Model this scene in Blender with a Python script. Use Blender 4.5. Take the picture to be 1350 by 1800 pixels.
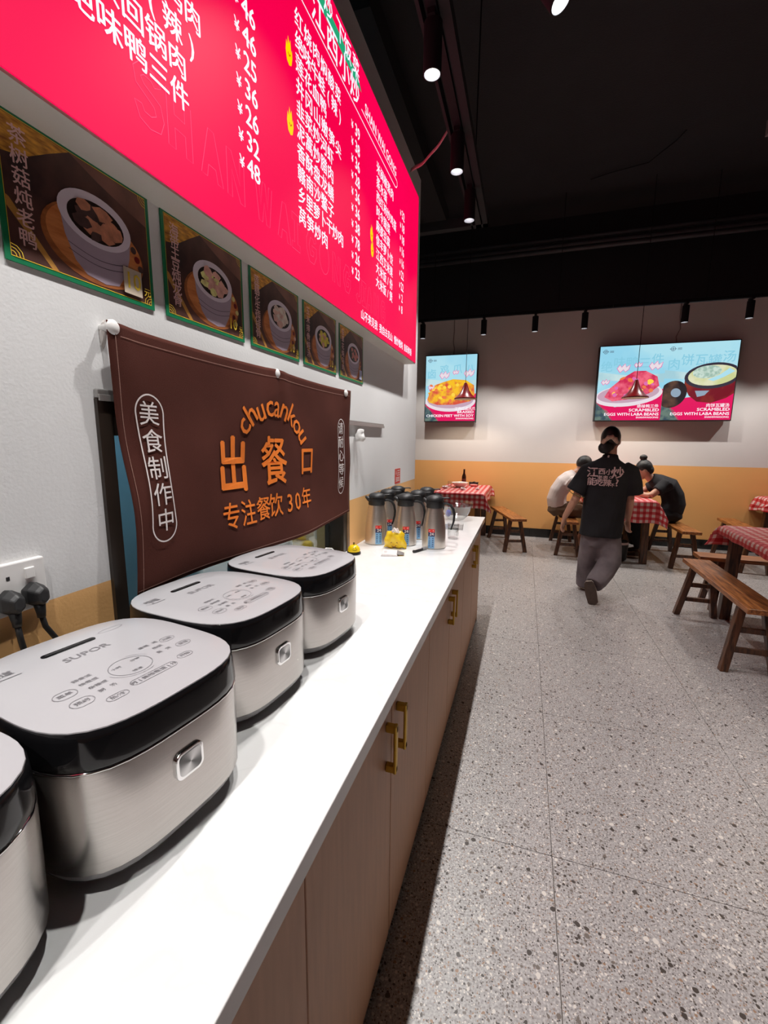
import bpy, bmesh, math, random
from mathutils import Vector, Matrix, Euler
from mathutils.bvhtree import BVHTree
random.seed(7)
scene = bpy.context.scene
COL = scene.collection
for o in list(bpy.data.objects):
    bpy.data.objects.remove(o)
PI = math.pi

# ------------------------------------------------------------------ camera
YAW, PITCH, ROLL = math.radians(-17.691), math.radians(-9.335), math.radians(0.554)
fwd = Vector((math.sin(YAW)*math.cos(PITCH), math.cos(YAW)*math.cos(PITCH), math.sin(PITCH)))
rgt = Vector((math.cos(YAW), -math.sin(YAW), 0)); up = rgt.cross(fwd)
r2 = math.cos(ROLL)*rgt + math.sin(ROLL)*up
u2 = -math.sin(ROLL)*rgt + math.cos(ROLL)*up
cam_data = bpy.data.cameras.new('camera')
cam_data.sensor_fit = 'HORIZONTAL'; cam_data.sensor_width = 36.0
cam_data.lens = 764.61/1350*36.0
cam_data.clip_start = 0.02; cam_data.clip_end = 60
cam = bpy.data.objects.new('camera', cam_data); COL.objects.link(cam)
M = Matrix((r2, u2, -fwd)).transposed().to_4x4(); M.translation = Vector((0, 0, 1.45))
cam.matrix_world = M
scene.camera = cam

# ------------------------------------------------------------------ world, colour management
world = bpy.data.worlds.new('world'); scene.world = world; world.use_nodes = True
bg = world.node_tree.nodes['Background']
bg.inputs[0].default_value = (0.85, 0.9, 1.0, 1); bg.inputs[1].default_value = 0.11
scene.view_settings.view_transform = 'Standard'; scene.view_settings.look = 'None'
scene.view_settings.exposure = 0.35; scene.view_settings.gamma = 1.0
scene.view_settings.use_curve_mapping = False
scene.cycles.max_bounces = 7; scene.cycles.diffuse_bounces = 4; scene.cycles.glossy_bounces = 4
scene.cycles.sample_clamp_indirect = 4.0; scene.cycles.caustics_reflective = False; scene.cycles.caustics_refractive = False
COUNTER_LAMP_W, ROOM_LAMP_W, WALL_LAMP_W, PENDANT_W = 58.0, 48.0, 44.0, 19.0
LAMP_COLOR = (1.0, 0.972, 0.945)

# ------------------------------------------------------------------ helpers: tagging
def tag(o, label=None, cat=None, group=None, kind=None):
    if label: o['label'] = label
    if cat: o['category'] = cat
    if group: o['group'] = group
    if kind: o['kind'] = kind
    return o
def thing(name, label, cat, loc=(0, 0, 0), rz=0.0, group=None):
    o = bpy.data.objects.new(name, None); COL.objects.link(o)
    o.empty_display_size = 0.05
    o.location = loc; o.rotation_euler = (0, 0, rz)
    return tag(o, label, cat, group)
def copy_tree(o, parent=None):
    c = o.copy(); COL.objects.link(c); c.parent = parent
    for ch in list(o.children):
        copy_tree(ch, c)
    return c

# ------------------------------------------------------------------ helpers: materials
MATS = {}
def nd(nt, t, **kw):
    n = nt.nodes.new(t)
    for k, v in kw.items():
        setattr(n, k, v)
    return n
def lin(r, g, b):
    f = lambda c: (c/255/12.92) if c/255 <= 0.04045 else ((c/255+0.055)/1.055)**2.4
    return (f(r), f(g), f(b), 1)
def mat(name, col, rough=0.5, metal=0.0, var=0.0, scale=20.0, bump=0.0, bscale=None, stretch=None, spec=None,
        coat=0.0, trans=0.0, ior=None, emit=None, estr=0.0, col2=None, sss=0.0):
    if name in MATS: return MATS[name]
    m = bpy.data.materials.new(name); m.use_nodes = True; nt = m.node_tree
    b = nt.nodes['Principled BSDF']
    b.inputs['Base Color'].default_value = col; b.inputs['Roughness'].default_value = rough
    b.inputs['Metallic'].default_value = metal
    if spec is not None: b.inputs['Specular IOR Level'].default_value = spec
    if coat: b.inputs['Coat Weight'].default_value = coat; b.inputs['Coat Roughness'].default_value = 0.1
    if trans: b.inputs['Transmission Weight'].default_value = trans
    if ior: b.inputs['IOR'].default_value = ior
    if emit: b.inputs['Emission Color'].default_value = emit; b.inputs['Emission Strength'].default_value = estr
    if var or bump or col2:
        tc = nd(nt, 'ShaderNodeTexCoord'); mp = nd(nt, 'ShaderNodeMapping')
        if stretch: mp.inputs['Scale'].default_value = stretch
        nt.links.new(tc.outputs['Object'], mp.inputs[0])
        nz = nd(nt, 'ShaderNodeTexNoise'); nz.inputs['Scale'].default_value = scale; nz.inputs['Detail'].default_value = 5
        nt.links.new(mp.outputs[0], nz.inputs['Vector'])
        if var or col2:
            rp = nd(nt, 'ShaderNodeValToRGB')
            c2 = col2 if col2 else tuple(min(1, c*(1+var)) for c in col[:3])+(1,)
            c1 = col if col2 else tuple(c*(1-var) for c in col[:3])+(1,)
            rp.color_ramp.elements[0].position = 0.32; rp.color_ramp.elements[1].position = 0.68
            rp.color_ramp.elements[0].color = c1; rp.color_ramp.elements[1].color = c2
            nt.links.new(nz.outputs[0], rp.inputs[0]); nt.links.new(rp.outputs[0], b.inputs['Base Color'])
        if bump:
            bp = nd(nt, 'ShaderNodeBump'); bp.inputs['Strength'].default_value = bump; bp.inputs['Distance'].default_value = 0.01
            src = nz
            if bscale:
                src = nd(nt, 'ShaderNodeTexNoise'); src.inputs['Scale'].default_value = bscale; src.inputs['Detail'].default_value = 4
                nt.links.new(mp.outputs[0], src.inputs['Vector'])
            nt.links.new(src.outputs[0], bp.inputs['Height']); nt.links.new(bp.outputs[0], b.inputs['Normal'])
    MATS[name] = m
    return m
def glow(name, col, strength=1.0, col2=None, scale=8.0, lo=0.4, hi=0.6):
    """self-lit print of a backlit sign or screen"""
    if name in MATS: return MATS[name]
    m = bpy.data.materials.new(name); m.use_nodes = True; nt = m.node_tree
    b = nt.nodes['Principled BSDF']
    b.inputs['Base Color'].default_value = (0.005, 0.005, 0.005, 1); b.inputs['Roughness'].default_value = 0.5
    b.inputs['Specular IOR Level'].default_value = 0.08
    b.inputs['Emission Color'].default_value = col; b.inputs['Emission Strength'].default_value = strength*0.80
    if col2:
        tc = nd(nt, 'ShaderNodeTexCoord'); nz = nd(nt, 'ShaderNodeTexNoise')
        nz.inputs['Scale'].default_value = scale; nz.inputs['Detail'].default_value = 4
        nt.links.new(tc.outputs['Object'], nz.inputs['Vector'])
        rp = nd(nt, 'ShaderNodeValToRGB')
        rp.color_ramp.elements[0].position = lo; rp.color_ramp.elements[1].position = hi
        rp.color_ramp.elements[0].color = col; rp.color_ramp.elements[1].color = col2
        nt.links.new(nz.outputs[0], rp.inputs[0]); nt.links.new(rp.outputs[0], b.inputs['Emission Color'])
    MATS[name] = m
    return m

# ------------------------------------------------------------------ helpers: geometry
class Geo:
    def __init__(s): s.v = []; s.f = []; s.uv = []
    def add(s, vs, fs, mtx=None):
        k = len(s.v)
        for p in vs:
            p = Vector(p)
            s.v.append(mtx @ p if mtx else p)
        s.f += [tuple(i+k for i in f) for f in fs]
        return s
    def box(s, x0, x1, y0, y1, z0, z1, mtx=None):
        vs = [(x0,y0,z0),(x1,y0,z0),(x1,y1,z0),(x0,y1,z0),(x0,y0,z1),(x1,y0,z1),(x1,y1,z1),(x0,y1,z1)]
        return s.add(vs, [(0,3,2,1),(4,5,6,7),(0,1,5,4),(1,2,6,5),(2,3,7,6),(3,0,4,7)], mtx)
    def bar(s, a, b, w, d, side=(1,0,0), w2=None, d2=None):
        """tapered square bar from a to b; w along side, d across"""
        a, b = Vector(a), Vector(b); t = (b-a).normalized(); u = Vector(side); u = (u - t*u.dot(t)).normalized(); v = t.cross(u)
        w2 = w if w2 is None else w2; d2 = d if d2 is None else d2
        vs = []
        for p, ww, dd in ((a, w, d), (b, w2, d2)):
            for i, j in ((-1,-1),(1,-1),(1,1),(-1,1)):
                vs.append(p + u*i*ww/2 + v*j*dd/2)
        return s.add(vs, [(0,3,2,1),(4,5,6,7),(0,1,5,4),(1,2,6,5),(2,3,7,6),(3,0,4,7)])
    def rings(s, rs, cap0=True, cap1=True):
        n = len(rs[0]); k = len(s.v)
        for r in rs: s.v += [Vector(p) for p in r]
        for i in range(len(rs)-1):
            for j in range(n):
                a = k+i*n+j; b = k+i*n+(j+1) % n
                s.f.append((a, b, b+n, a+n))
        if cap0: s.f.append(tuple(k+j for j in range(n-1, -1, -1)))
        if cap1: s.f.append(tuple(k+(len(rs)-1)*n+j for j in range(n)))
        return s
    def lathe(s, prof, n=32, c=(0,0,0), cap0=True, cap1=True):
        return s.rings([[(c[0]+r*math.cos(2*PI*j/n), c[1]+r*math.sin(2*PI*j/n), c[2]+z) for j in range(n)] for r, z in prof], cap0, cap1)
    def tube(s, pts, rad, n=10, wide=None, caps=True):
        """tube along a path; rad scalar or list of r or (ra, rb) with ra along 'wide'"""
        pts = [Vector(p) for p in pts]; rs = []
        ref = Vector(wide) if wide else None
        u = None
        for i, p in enumerate(pts):
            t = (pts[min(i+1, len(pts)-1)] - pts[max(i-1, 0)]).normalized()
            if ref is not None: u = (ref - t*ref.dot(t)).normalized()
            elif u is None:
                h = Vector((0,0,1)) if abs(t.z) < 0.9 else Vector((1,0,0)); u = (h - t*h.dot(t)).normalized()
            else: u = (u - t*u.dot(t)).normalized()
            v = t.cross(u); r = rad[i] if isinstance(rad, (list, tuple)) else rad
            ra, rb = r if isinstance(r, (list, tuple)) else (r, r)
            rs.append([p + u*ra*math.cos(2*PI*j/n) + v*rb*math.sin(2*PI*j/n) for j in range(n)])
        return s.rings(rs, caps, caps)
    def ball(s, c, r, n=16, m=10, rot=None):
        rx, ry, rz = r if isinstance(r, (list, tuple)) else (r, r, r)
        c = Vector(c); rs = []
        for i in range(m+1):
            t = PI*(0.02+0.96*i/m); ring = []
            for j in range(n):
                q = Vector((rx*math.sin(t)*math.cos(2*PI*j/n), ry*math.sin(t)*math.sin(2*PI*j/n), -rz*math.cos(t)))
                ring.append(c + (rot @ q if rot else q))
            rs.append(ring)
        return s.rings(rs)
    def prism(s, poly, z0, z1, mtx=None):
        n = len(poly)
        vs = [(x, y, z0) for x, y in poly]+[(x, y, z1) for x, y in poly]
        fs = [tuple(range(n-1, -1, -1)), tuple(range(n, 2*n))]+[(i, (i+1) % n, (i+1) % n+n, i+n) for i in range(n)]
        return s.add(vs, fs, mtx)
    def mesh(s, name):
        me = bpy.data.meshes.new(name); me.from_pydata([tuple(p) for p in s.v], [], s.f); me.update()
        return me
    def build(s, name, m, parent=None, smooth=False, bevel=0, seg=2, auto=None, loc=None, subsurf=0):
        me = s.mesh(name); me.materials.append(m)
        o = bpy.data.objects.new(name, me); COL.objects.link(o)
        if s.uv:
            ul = me.uv_layers.new(name='UVMap')
            for lp in me.loops: ul.data[lp.index].uv = s.uv[lp.vertex_index]
        if smooth or auto is not None:
            for p in me.polygons: p.use_smooth = True
            if auto is not None: me.set_sharp_from_angle(angle=math.radians(auto))
        if bevel:
            bv = o.modifiers.new('bevel', 'BEVEL'); bv.width = bevel; bv.segments = seg; bv.limit_method = 'ANGLE'; bv.angle_limit = math.radians(40)
        if subsurf:
            sd = o.modifiers.new('sub', 'SUBSURF'); sd.levels = subsurf; sd.render_levels = subsurf
        if loc: o.location = loc
        o.parent = parent
        return o

def blob(name, geo, m, parent, voxel=0.012, smooth=4):
    """one continuous skin grown over joined volumes"""
    me = geo.mesh(name+'_raw')
    o = bpy.data.objects.new(name+'_raw', me); COL.objects.link(o)
    bm = bmesh.new(); bm.from_mesh(me); bmesh.ops.recalc_face_normals(bm, faces=bm.faces); bm.to_mesh(me); bm.free()
    rm = o.modifiers.new('r', 'REMESH'); rm.mode = 'VOXEL'; rm.voxel_size = voxel
    sm = o.modifiers.new('s', 'SMOOTH'); sm.factor = 0.5; sm.iterations = smooth
    dg = bpy.context.evaluated_depsgraph_get(); dg.update()
    nm = bpy.data.meshes.new_from_object(o.evaluated_get(dg)); nm.name = name
    bpy.data.objects.remove(o)
    nm.materials.clear(); nm.materials.append(m)
    for p in nm.polygons: p.use_smooth = True
    r = bpy.data.objects.new(name, nm); COL.objects.link(r); r.parent = parent
    return r

# lettering
_tc = bpy.data.curves.new('lettering_source', 'FONT'); _to = bpy.data.objects.new('lettering_source', _tc); COL.objects.link(_to)
_cache = {}
def text_data(s, bold=0.0, align='CENTER'):
    key = (s, bold, align)
    if key not in _cache:
        _tc.body = s; _tc.size = 1.0; _tc.offset = 0.0; _tc.resolution_u = 2
        _tc.align_x = align; _tc.align_y = 'CENTER'; _tc.fill_mode = 'BOTH'
        dg = bpy.context.evaluated_depsgraph_get(); dg.update()
        me = bpy.data.meshes.new_from_object(_to.evaluated_get(dg))
        vs = [tuple(v.co) for v in me.vertices]; fs = [tuple(p.vertices) for p in me.polygons]; V, FS = [], []
        for dx, dy in (((-bold, 0), (bold, 0), (0, bold*0.7), (0, -bold*0.7)) if bold > 0.0005 else ((0, 0),)):     # heavier strokes
            k = len(V); lift = 0.00006*(k//max(1, len(vs))); V += [(x+dx, y+dy, lift) for x, y, z in vs]; FS += [tuple(i+k for i in f) for f in fs]
        _cache[key] = (V, FS)
        bpy.data.meshes.remove(me)
    return _cache[key]
class Face:
    """a flat printed face: origin, right vector u, up vector v, normal n"""
    def __init__(s, o, u, v):
        s.o, s.u, s.v = Vector(o), Vector(u).normalized(), Vector(v).normalized(); s.n = s.u.cross(s.v)
    def p(s, a, b, h=0.0): return s.o + s.u*a + s.v*b + s.n*h
    def text(s, parent, name, m, body, a, b, size, h=0.0008, bold=0.0, align='CENTER', sx=1.0, rot=0.0, warp=None):
        g = Geo()
        items = body if isinstance(body, list) else [(body, a, b, size)]
        for it in items:
            bd, aa, bb, sz = it[:4]; rr = it[4] if len(it) > 4 else rot
            vs, fs = text_data(bd, bold, align); c, q = math.cos(rr), math.sin(rr)
            pts = []
            for x, y, z in vs:
                X, Y = x*sz*sx, y*sz
                A, B = aa + X*c - Y*q, bb + X*q + Y*c
                pts.append(warp(A, B, h+z) if warp else s.p(A, B, h+z))
            g.add(pts, fs)
        return g.build(name, m, parent)
    def poly(s, parent, name, m, pts, h=0.0008, warp=None):
        g = Geo(); g.add([(warp(a, b, h) if warp else s.p(a, b, h)) for a, b in pts], [tuple(range(len(pts)))])
        return g.build(name, m, parent)
    def ell(s, parent, name, m, a, b, ra, rb, h=0.0008, rot=0.0, n=36, bite=None):
        pts = []
        for j in range(n):
            t = 2*PI*j/n; x, y = ra*math.cos(t), rb*math.sin(t)
            pts.append((a + x*math.cos(rot)-y*math.sin(rot), b + x*math.sin(rot)+y*math.cos(rot)))
        return s.poly(parent, name, m, pts, h)
    def line(s, g, pts, w, h=0.0008, closed=False, warp=None):
        n = len(pts); k = len(g.v)
        for i in range(n):
            p = Vector(pts[i]); a = Vector(pts[(i-1) % n] if (closed or i > 0) else pts[i]); b = Vector(pts[(i+1) % n] if (closed or i < n-1) else pts[i])
            t = (b-a).normalized(); q = Vector((-t.y, t.x))*w/2
            for sgn in (1, -1):
                A, B = p + q*sgn
                g.v.append(warp(A, B, h) if warp else s.p(A, B, h))
        m = n if closed else n-1
        for i in range(m):
            a = k+2*i; b = k+2*((i+1) % n)
            g.f.append((a, a+1, b+1, b))
        return g
def rrect(cx, cy, w, h, r, n=6):
    out = []
    for sx, sy, a0 in ((1,1,0),(-1,1,90),(-1,-1,180),(1,-1,270)):
        for i in range(n+1):
            a = math.radians(a0+90*i/n)
            out.append((cx+sx*(w/2-r)+r*math.cos(a), cy+sy*(h/2-r)+r*math.sin(a)))
    return out

# ------------------------------------------------------------------ materials
def wall_paint(name, lo_col, hi_col, split, top=None, top_col=None):
    m = bpy.data.materials.new(name); m.use_nodes = True; nt = m.node_tree; b = nt.nodes['Principled BSDF']
    ge = nd(nt, 'ShaderNodeNewGeometry'); sp = nd(nt, 'ShaderNodeSeparateXYZ'); nt.links.new(ge.outputs['Position'], sp.inputs[0])
    gt = nd(nt, 'ShaderNodeMath', operation='GREATER_THAN'); gt.inputs[1].default_value = split
    nt.links.new(sp.outputs['Z'], gt.inputs[0])
    mx = nd(nt, 'ShaderNodeMix', data_type='RGBA'); mx.inputs[6].default_value = lo_col; mx.inputs[7].default_value = hi_col
    nt.links.new(gt.outputs[0], mx.inputs[0]); last = mx.outputs[2]
    if top:
        g2 = nd(nt, 'ShaderNodeMath', operation='GREATER_THAN'); g2.inputs[1].default_value = top; nt.links.new(sp.outputs['Z'], g2.inputs[0])
        m2 = nd(nt, 'ShaderNodeMix', data_type='RGBA'); m2.inputs[7].default_value = top_col
        nt.links.new(g2.outputs[0], m2.inputs[0]); nt.links.new(last, m2.inputs[6]); last = m2.outputs[2]
    nz = nd(nt, 'ShaderNodeTexNoise'); nz.inputs['Scale'].default_value = 2.3; nz.inputs['Detail'].default_value = 6
    nt.links.new(ge.outputs['Position'], nz.inputs['Vector'])
    hs = nd(nt, 'ShaderNodeHueSaturation'); mr = nd(nt, 'ShaderNodeMapRange'); mr.inputs[3].default_value = 0.94; mr.inputs[4].default_value = 1.05
    nt.links.new(nz.outputs[0], mr.inputs[0]); nt.links.new(mr.outputs[0], hs.inputs['Value']); nt.links.new(last, hs.inputs['Color'])
    nt.links.new(hs.outputs[0], b.inputs['Base Color']); b.inputs['Roughness'].default_value = 0.62
    n2 = nd(nt, 'ShaderNodeTexNoise'); n2.inputs['Scale'].default_value = 160; nt.links.new(ge.outputs['Position'], n2.inputs['Vector'])
    bp = nd(nt, 'ShaderNodeBump'); bp.inputs['Strength'].default_value = 0.12; bp.inputs['Distance'].default_value = 0.004
    nt.links.new(n2.outputs[0], bp.inputs['Height']); nt.links.new(bp.outputs[0], b.inputs['Normal'])
    return m
ORANGE = lin(234, 174, 106); WHITE = lin(214, 208, 203); BLACKP = (0.006, 0.006, 0.008, 1)
M_partition = wall_paint('partition_paint', lin(240, 186, 122), lin(224, 224, 224), 1.122)
M_backwall = wall_paint('back_wall_paint', ORANGE, WHITE, 1.143, 3.27, BLACKP)
M_ceiling = mat('ceiling_black', (0.012, 0.012, 0.014, 1), 0.85, var=0.15, scale=3, bump=0.3, bscale=60)
M_blackmetal = mat('black_metal', (0.010, 0.010, 0.011, 1), 0.6, 0.0, spec=0.15, bump=0.05, scale=80)
M_darksteel = mat('grey_channel', (0.026, 0.027, 0.028, 1), 0.8, 0.0, spec=0.1, bump=0.1, scale=40)

def terrazzo():
    m = bpy.data.materials.new('terrazzo'); m.use_nodes = True; nt = m.node_tree; b = nt.nodes['Principled BSDF']; L = nt.links.new
    ge = nd(nt, 'ShaderNodeNewGeometry'); oi = nd(nt, 'ShaderNodeObjectInfo')
    sc = nd(nt, 'ShaderNodeMath', operation='MULTIPLY'); sc.inputs[1].default_value = 37.0; L(oi.outputs['Random'], sc.inputs[0])
    cx_ = nd(nt, 'ShaderNodeCombineXYZ'); L(sc.outputs[0], cx_.inputs[0]); L(sc.outputs[0], cx_.inputs[1])
    va = nd(nt, 'ShaderNodeVectorMath', operation='ADD'); L(ge.outputs['Position'], va.inputs[0]); L(cx_.outputs[0], va.inputs[1])
    wz = nd(nt, 'ShaderNodeTexNoise'); wz.inputs['Scale'].default_value = 60; L(va.outputs[0], wz.inputs['Vector'])
    wv = nd(nt, 'ShaderNodeVectorMath', operation='SCALE'); wv.inputs['Scale'].default_value = 0.008; L(wz.outputs['Color'], wv.inputs[0])
    vp = nd(nt, 'ShaderNodeVectorMath', operation='ADD'); L(va.outputs[0], vp.inputs[0]); L(wv.outputs[0], vp.inputs[1])
    # cement matrix with fine grain
    nz = nd(nt, 'ShaderNodeTexNoise'); nz.inputs['Scale'].default_value = 150; nz.inputs['Detail'].default_value = 4; L(va.outputs[0], nz.inputs['Vector'])
    rp = nd(nt, 'ShaderNodeValToRGB'); rp.color_ramp.elements[0].position = 0.3; rp.color_ramp.elements[1].position = 0.7
    rp.color_ramp.elements[0].color = lin(132, 127, 126); rp.color_ramp.elements[1].color = lin(194, 190, 189); L(nz.outputs[0], rp.inputs[0])
    last = rp.outputs[0]
    def layer(last, scale, thr, size, cols):
        vo = nd(nt, 'ShaderNodeTexVoronoi'); vo.voronoi_dimensions = '2D'; vo.inputs['Scale'].default_value = scale; vo.inputs['Randomness'].default_value = 1.0
        L(vp.outputs[0], vo.inputs['Vector'])
        sp = nd(nt, 'ShaderNodeSeparateColor'); L(vo.outputs['Color'], sp.inputs[0])
        a = nd(nt, 'ShaderNodeMath', operation='LESS_THAN'); a.inputs[1].default_value = thr; L(sp.outputs[0], a.inputs[0])
        mr = nd(nt, 'ShaderNodeMapRange'); mr.inputs[3].default_value = size*0.45; mr.inputs[4].default_value = size; L(sp.outputs[1], mr.inputs[0])
        d = nd(nt, 'ShaderNodeMath', operation='LESS_THAN'); L(vo.outputs['Distance'], d.inputs[0]); L(mr.outputs[0], d.inputs[1])
        mu = nd(nt, 'ShaderNodeMath', operation='MULTIPLY'); L(a.outputs[0], mu.inputs[0]); L(d.outputs[0], mu.inputs[1])
        cr = nd(nt, 'ShaderNodeValToRGB'); cr.color_ramp.interpolation = 'CONSTANT'
        el = cr.color_ramp.elements
        while len(el) < len(cols): el.new(0.5)
        for i, (p, c) in enumerate(cols): el[i].position = p; el[i].color = c
        L(sp.outputs[2], cr.inputs[0])
        mx = nd(nt, 'ShaderNodeMix', data_type='RGBA'); L(mu.outputs[0], mx.inputs[0]); L(last, mx.inputs[6]); L(cr.outputs[0], mx.inputs[7])
        return mx.outputs[2]
    wht, dk, gy, br = lin(214, 207, 200), lin(70, 62, 58), lin(112, 102, 96), lin(150, 120, 98)
    last = layer(last, 170, 0.42, 0.42, [(0, dk), (0.18, wht), (0.45, gy), (0.8, br)])
    last = layer(last, 88, 0.24, 0.40, [(0, dk), (0.3, wht), (0.6, gy), (0.9, br)])
    last = layer(last, 42, 0.10, 0.34, [(0, dk), (0.45, wht), (0.8, gy)])
    big = nd(nt, 'ShaderNodeTexNoise'); big.inputs['Scale'].default_value = 1.1; big.inputs['Detail'].default_value = 5; L(ge.outputs['Position'], big.inputs['Vector'])
    hs = nd(nt, 'ShaderNodeHueSaturation'); mr = nd(nt, 'ShaderNodeMapRange'); mr.inputs[3].default_value = 0.88; mr.inputs[4].default_value = 1.08
    L(big.outputs[0], mr.inputs[0]); L(mr.outputs[0], hs.inputs['Value']); L(last, hs.inputs['Color']); L(hs.outputs[0], b.inputs['Base Color'])
    b.inputs['Roughness'].default_value = 0.38; b.inputs['Specular IOR Level'].default_value = 0.4
    return m
M_terrazzo = terrazzo()
M_grout = mat('grout', lin(92, 84, 78), 0.9, var=0.2, scale=30)
def quartz():
    m = mat('white_quartz', lin(230, 230, 229), 0.16, var=0.02, scale=7, spec=0.5); nt = m.node_tree; b = nt.nodes['Principled BSDF']; L = nt.links.new
    ge = nd(nt, 'ShaderNodeNewGeometry'); nz = nd(nt, 'ShaderNodeTexNoise'); nz.inputs['Scale'].default_value = 3.2; nz.inputs['Detail'].default_value = 9; nz.inputs['Distortion'].default_value = 1.4
    L(ge.outputs['Position'], nz.inputs['Vector'])
    rp = nd(nt, 'ShaderNodeValToRGB'); el = rp.color_ramp.elements; el.new(0.5)
    for e, p, c in zip(el, (0.47, 0.5, 0.53), ((1, 1, 1, 1), (0.72, 0.73, 0.73, 1), (1, 1, 1, 1))): e.position = p; e.color = c
    L(nz.outputs[0], rp.inputs[0]); mx = nd(nt, 'ShaderNodeMix', data_type='RGBA', blend_type='MULTIPLY'); mx.inputs[0].default_value = 0.14
    src = b.inputs['Base Color'].links[0].from_socket; L(src, mx.inputs[6]); L(rp.outputs[0], mx.inputs[7]); L(mx.outputs[2], b.inputs['Base Color'])
    return m
M_quartz = quartz()
M_laminate = mat('tan_laminate', lin(200, 154, 120), 0.5, var=0.06, scale=9, stretch=(6, 6, 0.6))
M_laminate_dark = mat('brown_recess', lin(120, 78, 48), 0.6, var=0.1, scale=12)
M_gold = mat('gold_handle', lin(196, 158, 62), 0.36, 0.85, bump=0.04, scale=90)
M_steel = mat('brushed_steel', lin(178, 173, 169), 0.27, 0.95, var=0.05, scale=14, stretch=(1, 1, 40))
M_jugsteel = mat('jug_steel', lin(214, 206, 198), 0.36, 0.95, var=0.04, scale=14, stretch=(1, 1, 30))
M_chrome = mat('chrome', lin(225, 225, 225), 0.08, 1.0, var=0.02, scale=6)
M_lidgrey = mat('lid_grey_glass', lin(172, 171, 174), 0.16, var=0.01, scale=5)
M_gloss_black = mat('gloss_black', (0.008, 0.008, 0.009, 1), 0.10, var=0.1, scale=10, spec=0.35)
M_matte_black = mat('matte_black', (0.014, 0.014, 0.015, 1), 0.5, var=0.15, scale=40, bump=0.05)
M_base_grey = mat('base_grey', lin(120, 118, 118), 0.18, var=0.05, scale=12)
M_print_grey = mat('print_grey', lin(118, 116, 120), 0.4, var=0.05, scale=40)
M_white_plastic = mat('white_plastic', lin(232, 230, 228), 0.3, var=0.02, scale=30)
M_cloth = mat('brown_cloth', lin(80, 44, 37), 0.95, spec=0.1, var=0.12, scale=4, bump=0.35, bscale=900)
M_orange_print = mat('orange_print', lin(238, 124, 30), 0.8, var=0.05, scale=60)
M_white_print = mat('white_print', lin(224, 216, 214), 0.8, var=0.03, scale=60)
M_stitch = mat('stitch', lin(150, 112, 100), 0.9, var=0.2, scale=300)
def wood(name, c1, c2, rough=0.38, stretch=(14, 1.2, 14), coat=0.15):
    return mat(name, c1, rough, col2=c2, scale=6, stretch=stretch, bump=0.12, bscale=18, coat=coat)
M_wood_top = wood('bench_top_wood', lin(98, 52, 22), lin(186, 118, 60))
M_wood_dark = wood('dark_wood', lin(40, 22, 13), lin(106, 66, 40), stretch=(10, 10, 1.2))
M_skin = mat('skin', lin(198, 150, 126), 0.5, var=0.05, scale=20)
M_hair = mat('hair', (0.008, 0.007, 0.007, 1), 0.42, var=0.3, scale=60, stretch=(1, 1, 6), bump=0.3, bscale=90)
M_black_tee = mat('black_fabric', (0.008, 0.008, 0.011, 1), 0.85, var=0.2, scale=14, bump=0.2, bscale=40)
M_white_tee = mat('white_tee', lin(214, 202, 198), 0.85, var=0.04, scale=10, bump=0.5, bscale=14)
M_grey_jeans = mat('grey_jeans', lin(92, 84, 88), 0.9, col2=lin(128, 118, 122), scale=5, bump=0.4, bscale=12)
M_khaki = mat('khaki_shorts', lin(104, 84, 66), 0.9, var=0.1, scale=10, bump=0.3, bscale=15)
M_rubber = mat('shoe_rubber', lin(70, 56, 48), 0.7, var=0.15, scale=30)
M_shoe_white = mat('shoe_white', lin(190, 178, 166), 0.7, var=0.1, scale=30)
def thin_glass(name, tint=(0.96, 0.97, 0.97, 1), rough=0.06, ior=1.35):
    m = bpy.data.materials.new(name); m.use_nodes = True; nt = m.node_tree; nt.nodes.remove(nt.nodes['Principled BSDF']); L = nt.links.new
    tr = nd(nt, 'ShaderNodeBsdfTransparent'); tr.inputs[0].default_value = tint
    gl = nd(nt, 'ShaderNodeBsdfGlossy'); gl.inputs['Roughness'].default_value = rough
    lw = nd(nt, 'ShaderNodeLayerWeight'); lw.inputs['Blend'].default_value = 0.28
    fr = nd(nt, 'ShaderNodeMath', operation='MULTIPLY_ADD'); fr.inputs[1].default_value = 0.55; fr.inputs[2].default_value = 0.03; L(lw.outputs['Facing'], fr.inputs[0])
    nz = nd(nt, 'ShaderNodeTexNoise'); nz.inputs['Scale'].default_value = 40; bp = nd(nt, 'ShaderNodeBump'); bp.inputs['Strength'].default_value = 0.08
    L(nz.outputs[0], bp.inputs['Height']); L(bp.outputs[0], gl.inputs['Normal'])
    mx = nd(nt, 'ShaderNodeMixShader'); L(fr.outputs[0], mx.inputs[0]); L(tr.outputs[0], mx.inputs[1]); L(gl.outputs[0], mx.inputs[2])
    L(mx.outputs[0], nt.nodes['Material Output'].inputs[0]); return m
M_glass = thin_glass('clear_plastic', (0.965, 0.97, 0.97, 1), 0.12)

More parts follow.
